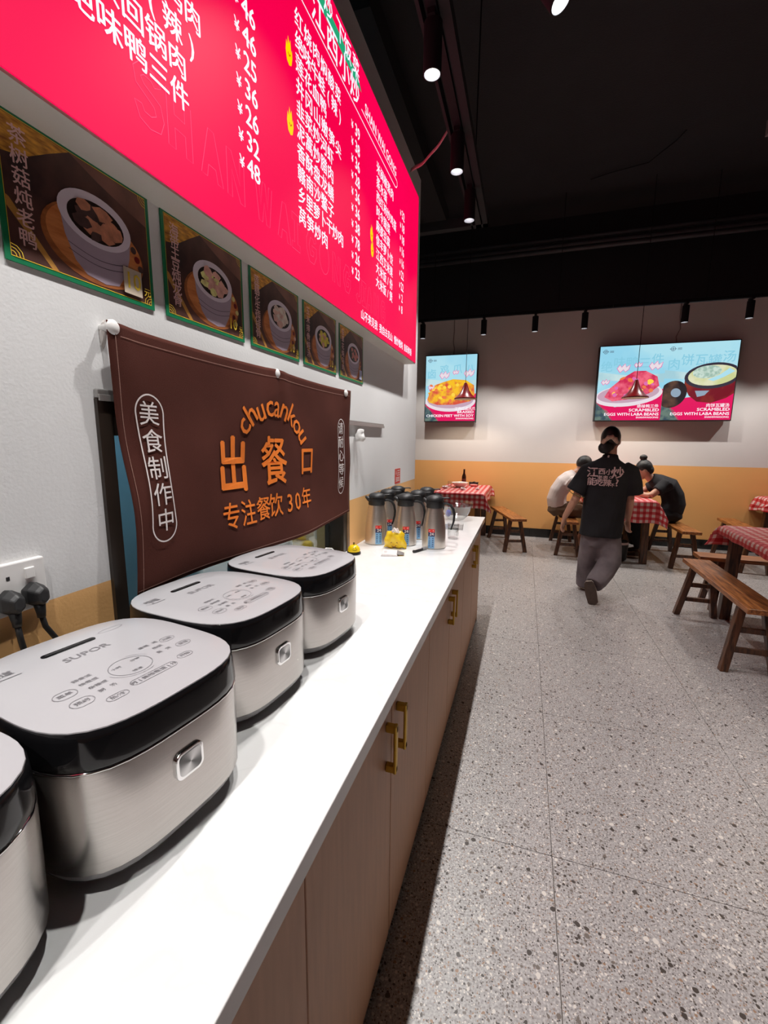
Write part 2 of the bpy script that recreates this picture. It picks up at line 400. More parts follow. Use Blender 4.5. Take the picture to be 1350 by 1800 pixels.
def gingham(name, period=0.066):
    m = bpy.data.materials.new(name); m.use_nodes = True; nt = m.node_tree; b = nt.nodes['Principled BSDF']; L = nt.links.new
    uv = nd(nt, 'ShaderNodeUVMap'); sp = nd(nt, 'ShaderNodeSeparateXYZ'); L(uv.outputs[0], sp.inputs[0])
    def stripe(out):
        d = nd(nt, 'ShaderNodeMath', operation='DIVIDE'); d.inputs[1].default_value = period; L(out, d.inputs[0])
        f = nd(nt, 'ShaderNodeMath', operation='FRACT'); L(d.outputs[0], f.inputs[0])
        g = nd(nt, 'ShaderNodeMath', operation='GREATER_THAN'); g.inputs[1].default_value = 0.5; L(f.outputs[0], g.inputs[0])
        return g.outputs[0]
    ad = nd(nt, 'ShaderNodeMath', operation='ADD'); L(stripe(sp.outputs[0]), ad.inputs[0]); L(stripe(sp.outputs[1]), ad.inputs[1])
    dv = nd(nt, 'ShaderNodeMath', operation='MULTIPLY'); dv.inputs[1].default_value = 0.5; L(ad.outputs[0], dv.inputs[0])
    rp = nd(nt, 'ShaderNodeValToRGB'); rp.color_ramp.interpolation = 'CONSTANT'; el = rp.color_ramp.elements; el.new(0.5)
    el[0].position = 0; el[0].color = lin(226, 196, 192); el[1].position = 0.25; el[1].color = lin(206, 84, 88); el[2].position = 0.75; el[2].color = lin(182, 18, 32)
    L(dv.outputs[0], rp.inputs[0]); L(rp.outputs[0], b.inputs['Base Color']); b.inputs['Roughness'].default_value = 0.45
    nz = nd(nt, 'ShaderNodeTexNoise'); nz.inputs['Scale'].default_value = 25; L(uv.outputs[0], nz.inputs['Vector'])
    bp = nd(nt, 'ShaderNodeBump'); bp.inputs['Strength'].default_value = 0.25; bp.inputs['Distance'].default_value = 0.01
    L(nz.outputs[0], bp.inputs['Height']); L(bp.outputs[0], b.inputs['Normal'])
    return m
M_gingham = gingham('red_gingham')

# ------------------------------------------------------------------ lamps (each light sits in its own housing)
def spot_lamp(name, label, pos, top_z, aim=(0, 0, -1), power=60, angle=70, blend=0.45, r=0.039, L=0.19, group=None, adapter=True, lit=True):
    """cylindrical track spotlight, mouth at pos, shining along aim"""
    t = thing(name, label, 'spotlight', pos, 0, group)
    a = Vector(aim).normalized(); q = (-a).to_track_quat('Z', 'Y').to_matrix().to_4x4()
    g = Geo(); g.lathe([(r*0.9, 0.0), (r, 0.002), (r, L), (r*0.85, L+0.004)], 28, cap0=False); g.v = [q @ v for v in g.v]
    g.build('housing', M_blackmetal, t, auto=40)
    g = Geo(); g.lathe([(r*0.88, 0.001), (r*0.84, 0.02), (r*0.76, 0.044)], 28, cap0=False, cap1=False); g.v = [q @ v for v in g.v]
    g.build('reflector', mat('lamp_reflector', (0.7, 0.72, 0.78, 1), 0.25, 0.6, var=0.02, scale=40), t, smooth=True)
    g = Geo(); g.lathe([(0.001, 0.0435), (r*0.76, 0.0435)], 28, cap0=True, cap1=False); g.v = [q @ v for v in g.v]
    g.build('lens', glow('lamp_lens', (1, 0.97, 0.9, 1), 5.0), t)
    ex = (q @ Vector((0, 0, L+0.004)))
    g = Geo()
    if top_z - (pos[2]+ex.z) > 0.004:
        g.tube([ex, (ex.x, ex.y, top_z-pos[2]-0.02)], 0.008, 8)
        g.box(ex.x-0.016, ex.x+0.016, ex.y-0.05, ex.y+0.05, top_z-pos[2]-0.022, top_z-pos[2])
        g.build('track_adapter', M_blackmetal, t)
    ld = bpy.data.lights.new(name+'_beam', 'SPOT'); ld.energy = power; ld.spot_size = math.radians(angle); ld.spot_blend = blend
    ld.shadow_soft_size = 0.018; ld.color = LAMP_COLOR
    lo = bpy.data.objects.new('beam', ld); COL.objects.link(lo); lo.parent = t
    lo.rotation_euler = a.to_track_quat('-Z', 'Y').to_euler(); lo.location = a*0.006
    return t
TRK_Z = 3.2
ys = [(-1.0, 'x'), (-0.1, 'x'), (0.68, 'x'), (1.4, 'x'), (2.09, 'nearest lit black spotlight on the channel above the red menu'),
      (2.8, 'middle lit black spotlight on the channel, beside the pale ribbon cable'), (3.39, 'farthest lit black spotlight, at the corner of the hanging channel')]
for y, lb in ys:
    if len(lb) < 20: lb = 'black spotlight on the hanging channel above the %s, out of view' % {-1.0: 'near end of the counter', -0.1: 'viewer', 0.68: 'second rice cooker', 1.4: 'farthest rice cooker'}[y]
    spot_lamp('track_spotlight', lb, (-0.47, y, 2.99), TRK_Z, power=COUNTER_LAMP_W, angle=95, blend=0.6, group='spotlights over the counter')
spot_lamp('track_spotlight', 'tilted lit spotlight at the top of the ceiling view', (0.03, 1.93, 3.0), 3.32, aim=(0.62, -0.15, -1), power=ROOM_LAMP_W, angle=52, blend=0.6, r=0.04, L=0.17, group='spotlights over the aisle')
for x, y, ax, ay in ((2.3, 1.6, 0.0, 0.35), (3.4, 3.2, 0.0, 0.3), (2.6, -0.5, 0.2, 0.2)):  # spotlights added out of view to light the right side of the room
    spot_lamp('track_spotlight', 'added unseen ceiling spotlight beyond the right picture edge, %s' % ('near the viewer' if y < 0 else 'over the near table' if y < 2 else 'over the far tables'), (x, y, 3.05), 3.4, aim=(ax, ay, -1), power=ROOM_LAMP_W, angle=62, blend=0.5, group='spotlights over the aisle')
WLX = [(-0.617, 'first black wall-wash spotlight from the menu board'), (0.033, 'second black wall-wash spotlight from the menu board'),
       (0.621, 'third black wall-wash spotlight, before the gap in the row'), (1.705, 'black wall-wash spotlight above the double screen, left of two'),
       (2.34, 'black wall-wash spotlight above the right end of the double screen')]
WLY = 6.25
for x, lb in WLX+[(3.2, 'black wall-wash spotlight beyond the picture edge'), (-1.45, 'black wall-wash spotlight hidden behind the menu board')]:
    spot_lamp('wall_spotlight', lb, (x, WLY, 2.86), 3.08, power=WALL_LAMP_W, angle=108, blend=0.5, r=0.038, L=0.185, group='wall-wash spotlights on the back track')

# ------------------------------------------------------------------ the room shell
WX = -0.905           # face of the menu partition
YB = 6.99             # back wall
g = Geo(); g.box(-4, 6.5, -3, 7.2, -0.12, -0.004); floor = tag(g.build('floor', M_grout), kind='structure')
TX, TY = 0.816, 0.867
gt = Geo(); gt.box(0.0013, TX-0.0013, 0.0013, TY-0.0013, -0.01, 0.0); tile_me = gt.mesh('tile'); tile_me.materials.append(M_terrazzo)
for i in range(-3, 6):
    for j in range(-3, 7):
        x0, y0 = 0.176+TX*i, 1.448+TY*j
        if y0+TY > 7.1 or x0 < -2.4: continue
        o = bpy.data.objects.new('tile', tile_me); COL.objects.link(o); o.location = (x0, y0, 0); o.parent = floor
g = Geo(); g.box(-2.4, 5.2, 6.64+0.0013, YB, -0.01, 0.0)
o = g.build('tile', M_terrazzo, floor)
g = Geo(); g.box(-4, 6.5, -3, 7.2, 4.5, 4.6); tag(g.build('ceiling', M_ceiling), kind='structure')
g = Geo(); g.box(-4, 6.5, YB, YB+0.12, 0, 4.5); tag(g.build('wall_back', M_backwall), kind='structure')
# partition with the serving hatch
HY0, HY1, HZ0, HZ1 = 0.77, 2.14, 0.85, 1.535
g = Geo(); T = 0.12
g.box(WX-T, WX, -3, HY0, 0, 3.48); g.box(WX-T, WX, HY1, 3.715, 0, 3.48); g.box(WX-T, WX, HY0, HY1, HZ1, 3.48); g.box(WX-T, WX, HY0, HY1, 0, HZ0)
tag(g.build('wall_left', M_partition), kind='structure')
M_kitchen = mat('kitchen_wall_paint', lin(110, 150, 172), 0.6, var=0.05, scale=2)
g = Geo(); g.box(-3.0, -2.9, -3, 3.6, 0, 3.48); tag(g.build('wall_kitchen', M_kitchen), kind='structure')
g = Geo(); g.box(-3.0, WX-T, 3.6, 3.715, 0, 3.48); tag(g.build('wall_kitchen_end', M_partition), kind='structure')
g = Geo(); g.box(-4.1, -4.0, 3.6, 7.2, 0, 4.5); tag(g.build('wall_far_left', M_backwall), kind='structure')
g = Geo(); g.box(6.4, 6.5, -3, 7.2, 0, 4.5); tag(g.build('wall_right', M_backwall), kind='structure')
g = Geo(); g.box(-4, 6.5, -3.1, -3, 0, 4.5); tag(g.build('wall_front', M_backwall), kind='structure')
# black tile baseboard at the back
M_blacktile = mat('black_tile', (0.012, 0.012, 0.012, 1), 0.2, var=0.25, scale=14)
g = Geo(); g.box(-2.4, 6.0, YB-0.008, YB, 0, 0.130); bb = tag(g.build('baseboard_back', M_grout), kind='structure')
g = Geo(); g.box(0.0015, 0.7985, -0.014, -0.008, 0.001, 0.134); bme = g.mesh('tile'); bme.materials.append(M_blacktile)
for k in range(10):
    o = bpy.data.objects.new('tile', bme); COL.objects.link(o); o.location = (-2.26+0.8*k, YB, 0); o.parent = bb
# hatch: aluminium track, dark jambs, sliding pane
M_alu = mat('aluminium', lin(168, 166, 164), 0.35, 0.7, var=0.04, scale=20, stretch=(1, 8, 1))
M_jamb = mat('dark_jamb', lin(46, 38, 32), 0.35, var=0.15, scale=10)
w1 = thing('window_1', None, None, (WX, 0.80, 0.85)); tag(w1, kind='structure')
def wpart(name, m, x0, x1, y0, y1, z0, z1, bevel=0.0):
    g = Geo(); g.box(x0-WX, x1-WX, y0-0.80, y1-0.80, z0-0.85, z1-0.85); return g.build(name, m, w1, bevel=bevel)
wpart('window_frame', M_jamb, WX-0.02, WX+0.010, 0.738, 0.772, 0.852, 1.535)
wpart('window_frame', M_jamb, WX-0.1, WX+0.010, 2.10, 2.145, 0.852, 1.535)
wpart('window_frame', mat('brown_jamb', lin(120, 92, 66), 0.4, var=0.1, scale=10), WX-0.1, WX+0.014, 2.145, 2.175, 0.852, 1.535)
wpart('window_frame', M_jamb, WX-0.02, WX+0.008, 0.772, 2.10, 1.455, 1.535)
wpart('window_track', M_alu, WX, WX+0.014, 0.738, 2.775, 1.536, 1.556, 0.003)
wpart('track_lip', M_alu, WX+0.014, WX+0.018, 0.738, 2.775, 1.530, 1.544, 0.001)
M_pane = thin_glass('hatch_glass', (0.82, 0.92, 0.92, 1), 0.05, 1.4)
wpart('pane', M_pane, WX-0.075, WX-0.069, 1.45, 2.10, 0.855, 1.455)
wpart('pane', M_pane, WX-0.055, WX-0.049, 0.772, 1.47, 0.855, 1.455)
g = Geo(); g.box(-1.75, -1.72, 0.2, 3.0, 0.0, 1.5)
tag(g.build('wall_kitchen_low', mat('teal_panel', lin(112, 146, 166), 0.4, var=0.06, scale=3)), kind='structure')

t = thing('added_kitchen_lamp', 'added unseen ceiling lamp lighting the kitchen behind the hatch', 'ceiling lamp', (-1.25, 1.5, 2.9))  # lamp added out of sight to brighten the kitchen seen through the hatch
g = Geo(); g.box(-0.15, 0.15, -0.6, 0.6, 0.0, 0.05); g.build('housing', M_white_plastic, t)
g = Geo(); g.box(-0.13, 0.13, -0.58, 0.58, -0.004, -0.001); g.build('diffuser', glow('added_kitchen_diffuser', (0.9, 0.96, 1, 1), 3.0), t)
for x in (-0.1, 0.1): g = Geo(); g.tube([(x, 0, 0.05), (x, 0, 1.6)], 0.006, 6); g.build('hanger', M_blackmetal, t)
ld = bpy.data.lights.new('added_kitchen_light', 'AREA'); ld.shape = 'RECTANGLE'; ld.size = 0.26; ld.size_y = 1.16; ld.energy = 24; ld.color = (0.80, 0.92, 1.0)
lo = bpy.data.objects.new('added_kitchen_glow', ld); COL.objects.link(lo); lo.parent = t; lo.location = (0, 0, -0.006)

# ------------------------------------------------------------------ ceiling services
t = thing('lamp_channel', 'dark metal channel frame hanging above the counter and carrying spotlights', 'light track', (-0.47, 3.0, 3.2))
g = Geo(); g.box(-0.022, 0.022, -4.5, 1.0, 0.0, 0.03); g.build('track', M_blackmetal, t)
for a, b in ((0.035, 0.075), (-0.06, -0.045)):
    g = Geo(); g.box(a, b, -4.5, 1.0, 0.0, 0.06); g.build('side_rail', M_darksteel, t)
g = Geo(); g.box(-1.6, 0.075, 0.94, 1.0, 0.0, 0.07); g.build('cross_rail', M_darksteel, t)
for y in (-3.5, -1.5, 0.6): g = Geo(); g.tube([(0, y, 0.03), (0, y, 1.3)], 0.005, 6); g.build('hanger', M_blackmetal, t)
t = thing('aisle_track', 'black lighting track above the aisle at the top of the view', 'light track', (0.03, 1.2, 3.32))
g = Geo(); g.box(-0.017, 0.017, -4, 0.95, 0, 0.03); g.build('rail', M_blackmetal, t)
for y in (-3, 0.3): g = Geo(); g.tube([(0, y, 0.03), (0, y, 1.18)], 0.004, 6); g.build('hanger', M_blackmetal, t)
t = thing('wall_track', 'black track with spotlights along the top of the back wall', 'light track', (0.7, WLY, 3.08))
for a, b in ((-2.5, 0.22), (0.23, 3.2)):
    g = Geo(); g.box(a, b, -0.018, 0.018, 0, 0.034); g.build('rail', M_blackmetal, t)
for x in (-2.0, -0.4, 1.2, 2.8): g = Geo(); g.tube([(x, 0, 0.034), (x, 0, 1.37)], 0.004, 6); g.build('hanger', M_blackmetal, t)
g = Geo(); g.box(-1.36, -1.08, 3.0, 5.95, 4.12, 4.30)
tag(g.build('cable_tray', M_darksteel), 'dark cable tray under the ceiling behind the menu partition', 'cable tray')
for k, (y, z, r, lb) in enumerate(((6.55, 3.92, 0.030, 'lowest of three dark pipes running along the top of the back wall'),
                                   (6.60, 4.00, 0.024, 'middle of three dark pipes running along the top of the back wall'),
                                   (6.62, 4.08, 0.028, 'upper of three dark pipes running along the top of the back wall'))):
    g = Geo(); g.tube([(-3.2, y, z), (6.2, y, z)], r, 12)
    tag(g.build('ceiling_pipe', mat('pipe_grey', (0.03, 0.03, 0.034, 1), 0.5, var=0.2, scale=5), smooth=True), lb, 'pipe')
g = Geo(); g.tube([(0.55, 6.1, 4.48), (0.75, 6.0, 4.47), (1.1, 5.9, 4.46), (1.28, 5.6, 4.47), (1.33, 5.5, 4.49)], 0.006, 6)
tag(g.build('ceiling_wire', M_blackmetal), 'thin loose wire crossing the dark ceiling', 'wire')
g = Geo(); g.box(1.77, 2.25, 4.55, 4.90, 4.0, 4.12); g.box(2.05, 2.11, 4.7, 4.76, 4.12, 4.5)
tag(g.build('ceiling_unit', mat('pale_unit', lin(120, 112, 112), 0.6, var=0.05, scale=5)), 'pale ceiling unit at the right edge of the dark ceiling', 'ceiling unit')

# ------------------------------------------------------------------ pendants
def pendant(x, y, z, label):
    t = thing('pendant_lamp', label, 'pendant lamp', (x, y, z), 0, 'red pendant lamps over the tables')
    prof = [(0.150, 0.0), (0.150, 0.012), (0.118, 0.035), (0.082, 0.075), (0.052, 0.125), (0.034, 0.17), (0.024, 0.20), (0.018, 0.22)]
    g = Geo(); g.lathe(prof, 40, cap0=False)
    g.build('shade', mat('red_enamel', lin(100, 6, 10), 0.3, var=0.05, scale=6, spec=0.3), t, auto=50)
    g = Geo(); g.lathe([(r*0.96, zz+0.001) for r, zz in prof], 40, cap0=False)
    g.build('shade_lining', mat('shade_lining', lin(210, 196, 186), 0.6, var=0.02, scale=8), t, smooth=True)
    g = Geo(); g.ball((0, 0, 0.075), (0.03, 0.03, 0.035), 16, 10); g.build('bulb', glow('bulb_glow', (1, 0.85, 0.6, 1), 6.0), t, smooth=True)
    g = Geo(); g.tube([(0, 0, 0.11), (0, 0, 0.2)], 0.016, 12); g.build('socket', M_matte_black, t)
    g = Geo(); g.tube([(0, 0, 0.21), (0, 0, 4.5-z)], 0.0035, 6); g.build('cord', M_blackmetal, t)
    ld = bpy.data.lights.new('pendant_glow', 'SPOT'); ld.energy = PENDANT_W; ld.spot_size = math.radians(140); ld.spot_blend = 0.4; ld.shadow_soft_size = 0.03
    ld.color = (1.0, 0.86, 0.68)
    lo = bpy.data.objects.new('glow', ld); COL.objects.link(lo); lo.parent = t; lo.location = (0, 0, 0.03)
pendant(-0.83, 6.25, 2.025, 'glossy red pendant lamp in front of the single screen')
pendant(1.265, 6.25, 2.00, 'glossy red pendant lamp in front of the double screen')
pendant(2.05, 3.7, 2.05, 'glossy red pendant lamp above the near table beyond the picture edge')

# ------------------------------------------------------------------ counter: cabinets, worktop
CX = -0.297
def cabinet(y0, y1, label, handles, first=False):
    t = thing('base_cabinet', label, 'cabinet', (WX, y0, 0), 0, 'tan cabinets under the white worktop')
    w = y1-y0; d = CX-WX
    g = Geo(); g.box(0.004, d-0.020, 0.001, w-0.001, 0.0, 0.808); g.build('body', M_laminate_dark, t)
    g = Geo(); g.box(d-0.020, d-0.014, 0.001, w-0.001, 0.0, 0.045); g.build('toe_kick', M_matte_black, t)
    for k in range(2):
        a = k*w/2+0.0018; b = (k+1)*w/2-0.0018
        if k == 0: b -= 0.003
        g = Geo(); g.box(d-0.019, d, a, b, 0.03, 0.800)
        dr = g.build('door', M_laminate, t, bevel=0.0015, seg=1)
        yy = (b-0.045) if k == 0 else (a+0.045)
        z1, z0 = 0.735, 0.60
        g = Geo()
        g.box(d, d+0.030, yy-0.008, yy+0.008, z1-0.022, z1); g.box(d, d+0.030, yy-0.008, yy+0.008, z0, z0+0.022)
        g.box(d+0.0215, d+0.030, yy-0.009, yy+0.009, z0-0.001, z1+0.001)
        g.build('handle', M_gold, dr, bevel=0.003)
cabs = [(-1.42, -0.442, 'tan base cabinet at the near end of the counter behind the viewer'), (-0.442, 0.531, 'tan base cabinet under the nearest rice cooker, at the bottom edge'),
        (0.531, 1.505, 'tan base cabinet with the nearest pair of gold handles'), (1.505, 2.48, 'tan base cabinet with the middle pair of gold handles'),
        (2.48, 3.455, 'tan base cabinet at the far end of the counter below the steel jugs')]
for y0, y1, lb in cabs: cabinet(y0, y1, lb, 2)
g = Geo(); g.box(WX+0.004, CX, 3.457, 3.477, 0.0, 0.808)
tag(g.build('end_panel', M_laminate), 'tan end panel closing the far end of the counter', 'panel')
t = thing('worktop', 'long white quartz worktop with a thin cross seam, carrying cookers and jugs', 'worktop', (WX, 1.5, 0.81))
for a, b in ((-3.0, 0.0522), (0.0528, 2.03)):
    g = Geo(); g.box(0.002, -0.272-WX, a, b, 0.0, 0.040); g.build('slab', M_quartz, t, bevel=0.002)

# ------------------------------------------------------------------ menu board (backlit)
MX = -0.815; MZ0, MZ1, MY0, MY1 = 2.017, 3.148, -0.9, 3.298
menu = thing('menu_board', 'large backlit red menu board on the partition above the posters', 'menu board', (WX, 1.2, MZ0))
def rel(o, root):       # geometry built in world space under a placed empty
    o.location = -Vector(root.location); return o
g = Geo(); g.box(WX+0.001, MX-0.003, MY0, MY1, MZ0, MZ1); rel(g.build('casing', mat('menu_casing', lin(206, 200, 192), 0.5, var=0.03, scale=3), menu), menu)
g = Geo(); g.box(MX-0.003, MX, MY0+0.006, MY1-0.006, MZ0+0.006, MZ1-0.006)
rel(g.build('panel', glow('menu_red', (1.0, 0.0, 0.088, 1), 1.0, (0.90, 0.0, 0.062, 1), 0.7, 0.35, 0.7), menu), menu)
F = Face((MX, 0, 0), (0, 1, 0), (0, 0, 1))
G_white = glow('menu_white', (0.80, 0.86, 1.0, 1), 1.15)
G_green = glow('menu_green', (0.02, 0.42, 0.20, 1), 0.9)
G_yellow = glow('menu_yellow', (1.0, 0.62, 0.0, 1), 1.1)
G_pink = glow('menu_outline', (1.0, 0.09, 0.22, 1), 1.0)
def mt(name, m, body, a, b, size, bold=0.0, align='CENTER', sx=1.0, h=0.0008):
    return rel(F.text(menu, name, m, body, a, b, size, h, bold, align, sx), menu)
SZ = 0.061
def spaced(s, a, pitch, b, size): return [(c, a+pitch*i, b, size) for i, c in enumerate(s)]
c2 = ['红烧肉焖酸菜', '绝味牛蛙(辣)', '莲花血鸭', '井冈山嫩笋尖', '韭菜炒河虾', '泥蒿炒腊肉', '香酥盘龙鳝', '赣南沙鳖子', '乡里萝卜干炒肉', '莴笋炒肉']
p2 = [39, 38, 36, 28, 36, 36, 38, 78, 26, 23]
for i, (s, p) in enumerate(zip(c2, p2)):
    z = 2.845-0.0672*i
    if i in (0, 3): pt = 0.0655
    else: pt = 0.058 if len(s) > 5 else 0.062
    mt('dish_lettering', G_white, spaced(s, 1.55, pt, z, SZ), 0, 0, 0, 0.016)
    mt('currency_mark', G_white, '¥', 2.035, z-0.012, 0.042, 0.02, 'CENTER', 0.92); mt('price_lettering', G_white, str(p), 2.098, z-0.008, 0.068, 0.02, 'CENTER', 0.92)
c3 = ['米闽椒蒸肉', '蒸水蛋', '西红柿炒鸡蛋', '时令蔬菜', '麻婆豆腐', '信丰萝卜饺', '江西艾米果', '大米饭/份', '大米饭/煲']
p3 = [32, 18, 18, 16, 16, 22, 22, 2, 8]
for i, (s, p) in enumerate(zip(c3, p3)):
    z = 2.846-0.0692*i
    mt('dish_lettering', G_white, spaced(s, 2.40, 0.062, z, SZ), 0, 0, 0, 0.016)
    mt('currency_mark', G_white, '¥', 2.835, z-0.012, 0.042, 0.02, 'CENTER', 0.92); mt('price_lettering', G_white, str(p), 2.892, z-0.008, 0.068, 0.02, 'CENTER', 0.92)
c1 = [('绝味鸭三件', 0.712), ('农家回锅肉', 0.710), ('牛肉凉拌(辣)', 0.640), ('辣椒炒鸡肉', 0.770), ('萍乡小炒肉', 0.712), ('余干辣椒炒肉', 0.712), ('藜蒿炒腊肉', 0.712)]
p1 = [48, 32, 26, 36, 25, 46, 46]
for i, ((s, a), p) in enumerate(zip(c1, p1)):
    z = 2.238+0.0668*i
    mt('dish_lettering', G_white, spaced(s, a, 0.061, z, SZ), 0, 0, 0, 0.016)
    mt('currency_mark', G_white, '¥', 1.192, z-0.010, 0.042, 0.02, 'CENTER', 0.95); mt('price_lettering', G_white, str(p), 1.250, z-0.006, 0.070, 0.02, 'CENTER', 0.95)
mt('title_lettering', G_white, [('江', 1.70, 2.985, 0.115), ('西', 1.826, 2.985, 0.115), ('小', 1.95, 2.985, 0.115), ('炒', 2.066, 2.985, 0.115)], 0, 0, 0, 0.014)
rel(F.poly(menu, 'green_brush', G_green, [(1.45, 3.03), (2.05, 3.028), (2.15, 3.034), (2.11, 3.066), (1.9, 3.078), (1.45, 3.078)], 0.0004), menu)
mt('banner_lettering', G_white, [('江', 1.56, 3.08, 0.085), ('西', 1.675, 3.08, 0.085), ('炒', 1.79, 3.08, 0.085), ('下', 1.905, 3.08, 0.085), ('饭', 1.986, 3.08, 0.085), ('菜', 2.08, 3.08, 0.085)], 0, 0, 0, 0.016)
mt('house_lettering', G_white, 'SHAN WAI GONG', 2.462, 3.0, 0.066, 0.01, 'CENTER', 0.98)
g = Geo(); F.line(g, [(1.40, 2.932), (2.71, 2.920), (2.735, 2.928), (2.75, 2.945), (2.747, 2.962), (2.735, 2.967), (2.15, 2.967)], 0.005); rel(g.build('title_rule', G_white, menu), menu)
mt('slogan_lettering', G_white, '山不来见我  我自去见山  慢炒慢炖  鱼跃鲜香', 2.655, 2.068, 0.052, 0.016, 'CENTER', 1.0)
# faint outlined house name along the bottom
wm = [('S', 0.86), ('H', 0.95), ('A', 1.06), ('N', 1.16), ('W', 1.30), ('A', 1.42), ('I', 1.50), ('G', 1.62), ('O', 1.73), ('N', 1.85), ('G', 1.97), ('J', 2.12), ('I', 2.19), ('A', 2.27), ('N', 2.38), ('G', 2.50)]
outl = {'S': [(.4,.32),(.2,.46),(-.2,.46),(-.4,.3),(-.35,.08),(.15,-.08),(.2,-.2),(.05,-.27),(-.15,-.27),(-.22,-.18),(-.42,-.2),(-.3,-.42),(.0,-.48),(.32,-.42),(.44,-.2),(.35,.04),(-.12,.16),(-.2,.24),(-.1,.3),(.1,.3),(.2,.24)],
        'H': [(-.42,.46),(-.18,.46),(-.18,.12),(.18,.12),(.18,.46),(.42,.46),(.42,-.46),(.18,-.46),(.18,-.1),(-.18,-.1),(-.18,-.46),(-.42,-.46)],
        'A': [(-.12,.46),(.12,.46),(.46,-.46),(.22,-.46),(.15,-.22),(-.15,-.22),(-.22,-.46),(-.46,-.46)],
        'N': [(-.42,.46),(-.2,.46),(.2,-.1),(.2,.46),(.42,.46),(.42,-.46),(.2,-.46),(-.2,.1),(-.2,-.46),(-.42,-.46)],
        'W': [(-.5,.46),(-.3,.46),(-.2,-.1),(-.08,.46),(.08,.46),(.2,-.1),(.3,.46),(.5,.46),(.32,-.46),(.12,-.46),(0,.02),(-.12,-.46),(-.32,-.46)],
        'I': [(-.3,.46),(.3,.46),(.3,.28),(.12,.28),(.12,-.28),(.3,-.28),(.3,-.46),(-.3,-.46),(-.3,-.28),(-.12,-.28),(-.12,.28),(-.3,.28)],
        'O': [(.48*math.cos(2*PI*k/20), .47*math.sin(2*PI*k/20)) for k in range(20)],
        'G': [(.4,.2),(.2,.45),(-.2,.45),(-.45,.15),(-.45,-.15),(-.2,-.45),(.2,-.45),(.42,-.2),(.42,.04),(.02,.04),(.02,-.1),(.2,-.1),(.15,-.24),(-.1,-.26),(-.24,0),(-.1,.24),(.12,.24),(.2,.14)],
        'J': [(-.1,.46),(.35,.46),(.35,-.2),(.15,-.46),(-.2,-.46),(-.4,-.25),(-.2,-.15),(-.1,-.26),(.1,-.2),(.1,.28),(-.1,.28)]}
for ch, a in wm:
    g = Geo(); F.line(g, [(a+x*0.092, 2.172+y*0.125) for x, y in outl[ch]], 0.0016, 0.0005, closed=True); rel(g.build('outline_letter', G_pink, menu), menu)
for a, b in ((1.478, 2.71), (1.476, 2.505), (2.30, 2.50), (2.31, 2.432)):
    pts = [(0, -.55), (.3, -.45), (.45, -.1), (.4, .2), (.3, .05), (.2, .5), (.05, .3), (-.1, .55), (-.2, .15), (-.35, .3), (-.45, -.1), (-.3, -.45)]
    rel(F.poly(menu, 'flame_mark', G_yellow, [(a+x*0.048, b+y*0.075) for x, y in pts], 0.0006), menu)
    g = Geo(); F.line(g, [(a-0.008, b-0.008), (a, b-0.014), (a+0.009, b-0.006)], 0.005, 0.0012); rel(g.build('flame_detail', glow('flame_red', (0.75, 0.12, 0.0, 1), 1.0), menu), menu)
g = Geo(); pts = []
for k in range(13):
    s_ = k/12
    pts.append((-0.812+0.276*s_, 3.05-0.22*s_, 3.185+0.045*s_-0.03*math.sin(PI*s_)+0.004*math.sin(s_*14)))
g.tube(pts, [(0.015, 0.003)]*13, 8, wide=(0, 0.3, 1))
tag(g.build('ribbon_cable', mat('pale_cable', lin(206, 192, 188), 0.6, var=0.05, scale=20), smooth=True), 'pale flat cable from the menu board to the lamp channel', 'cable')

# ------------------------------------------------------------------ soup posters under the menu
M_border = mat('poster_green', lin(18, 118, 76), 0.4, var=0.08, scale=20)
M_ptext = mat('poster_text', lin(238, 196, 192), 0.5, var=0.03, scale=50)
M_pwood = mat('print_wood', lin(140, 74, 36), 0.45, col2=lin(186, 112, 62), scale=14, stretch=(1, 1, 5))
M_pdark = mat('print_dark', lin(48, 30, 30), 0.45, col2=lin(108, 68, 58), scale=9)
M_pyel = mat('print_straw', lin(140, 80, 24), 0.45, col2=lin(246, 180, 62), scale=30, stretch=(1, 1, 4))
M_pbowl = mat('print_bowl', lin(236, 224, 236), 0.4, var=0.05, scale=6)
M_pbowl2 = mat('print_bowl_side', lin(182, 164, 180), 0.4, var=0.1, scale=7)
M_psoup = mat('print_soup', lin(40, 26, 22), 0.4, var=0.3, scale=40)
M_pstick = mat('print_stick', lin(196, 142, 70), 0.4, var=0.1, scale=20)
M_pprice = mat('print_price', lin(240, 206, 66), 0.4, var=0.04, scale=40)
M_pred = mat('print_red', lin(120, 28, 26), 0.4, var=0.3, scale=60)
pf = [('茶树菇炖老鸭', (150, 100, 78), (60, 44, 42), 'largest-looking soup poster with mushrooms and duck, nearest the viewer'),
      ('海带王豆炖龙骨', (186, 132, 120), (205, 170, 110), 'second soup poster with ribs, kelp and beans'),
      ('莲藕花生炖排骨', (196, 160, 152), (176, 140, 130), 'third soup poster with pale lotus root chunks'),
      ('玉米排骨炖汤', (192, 160, 60), (176, 130, 110), 'fourth soup poster with yellow corn pieces'),
      ('虫草花炖乌鸡', (160, 104, 96), (70, 66, 60), 'last soup poster with a pale blue price patch, farthest from the viewer')]
PW, PH = 0.332, 0.258
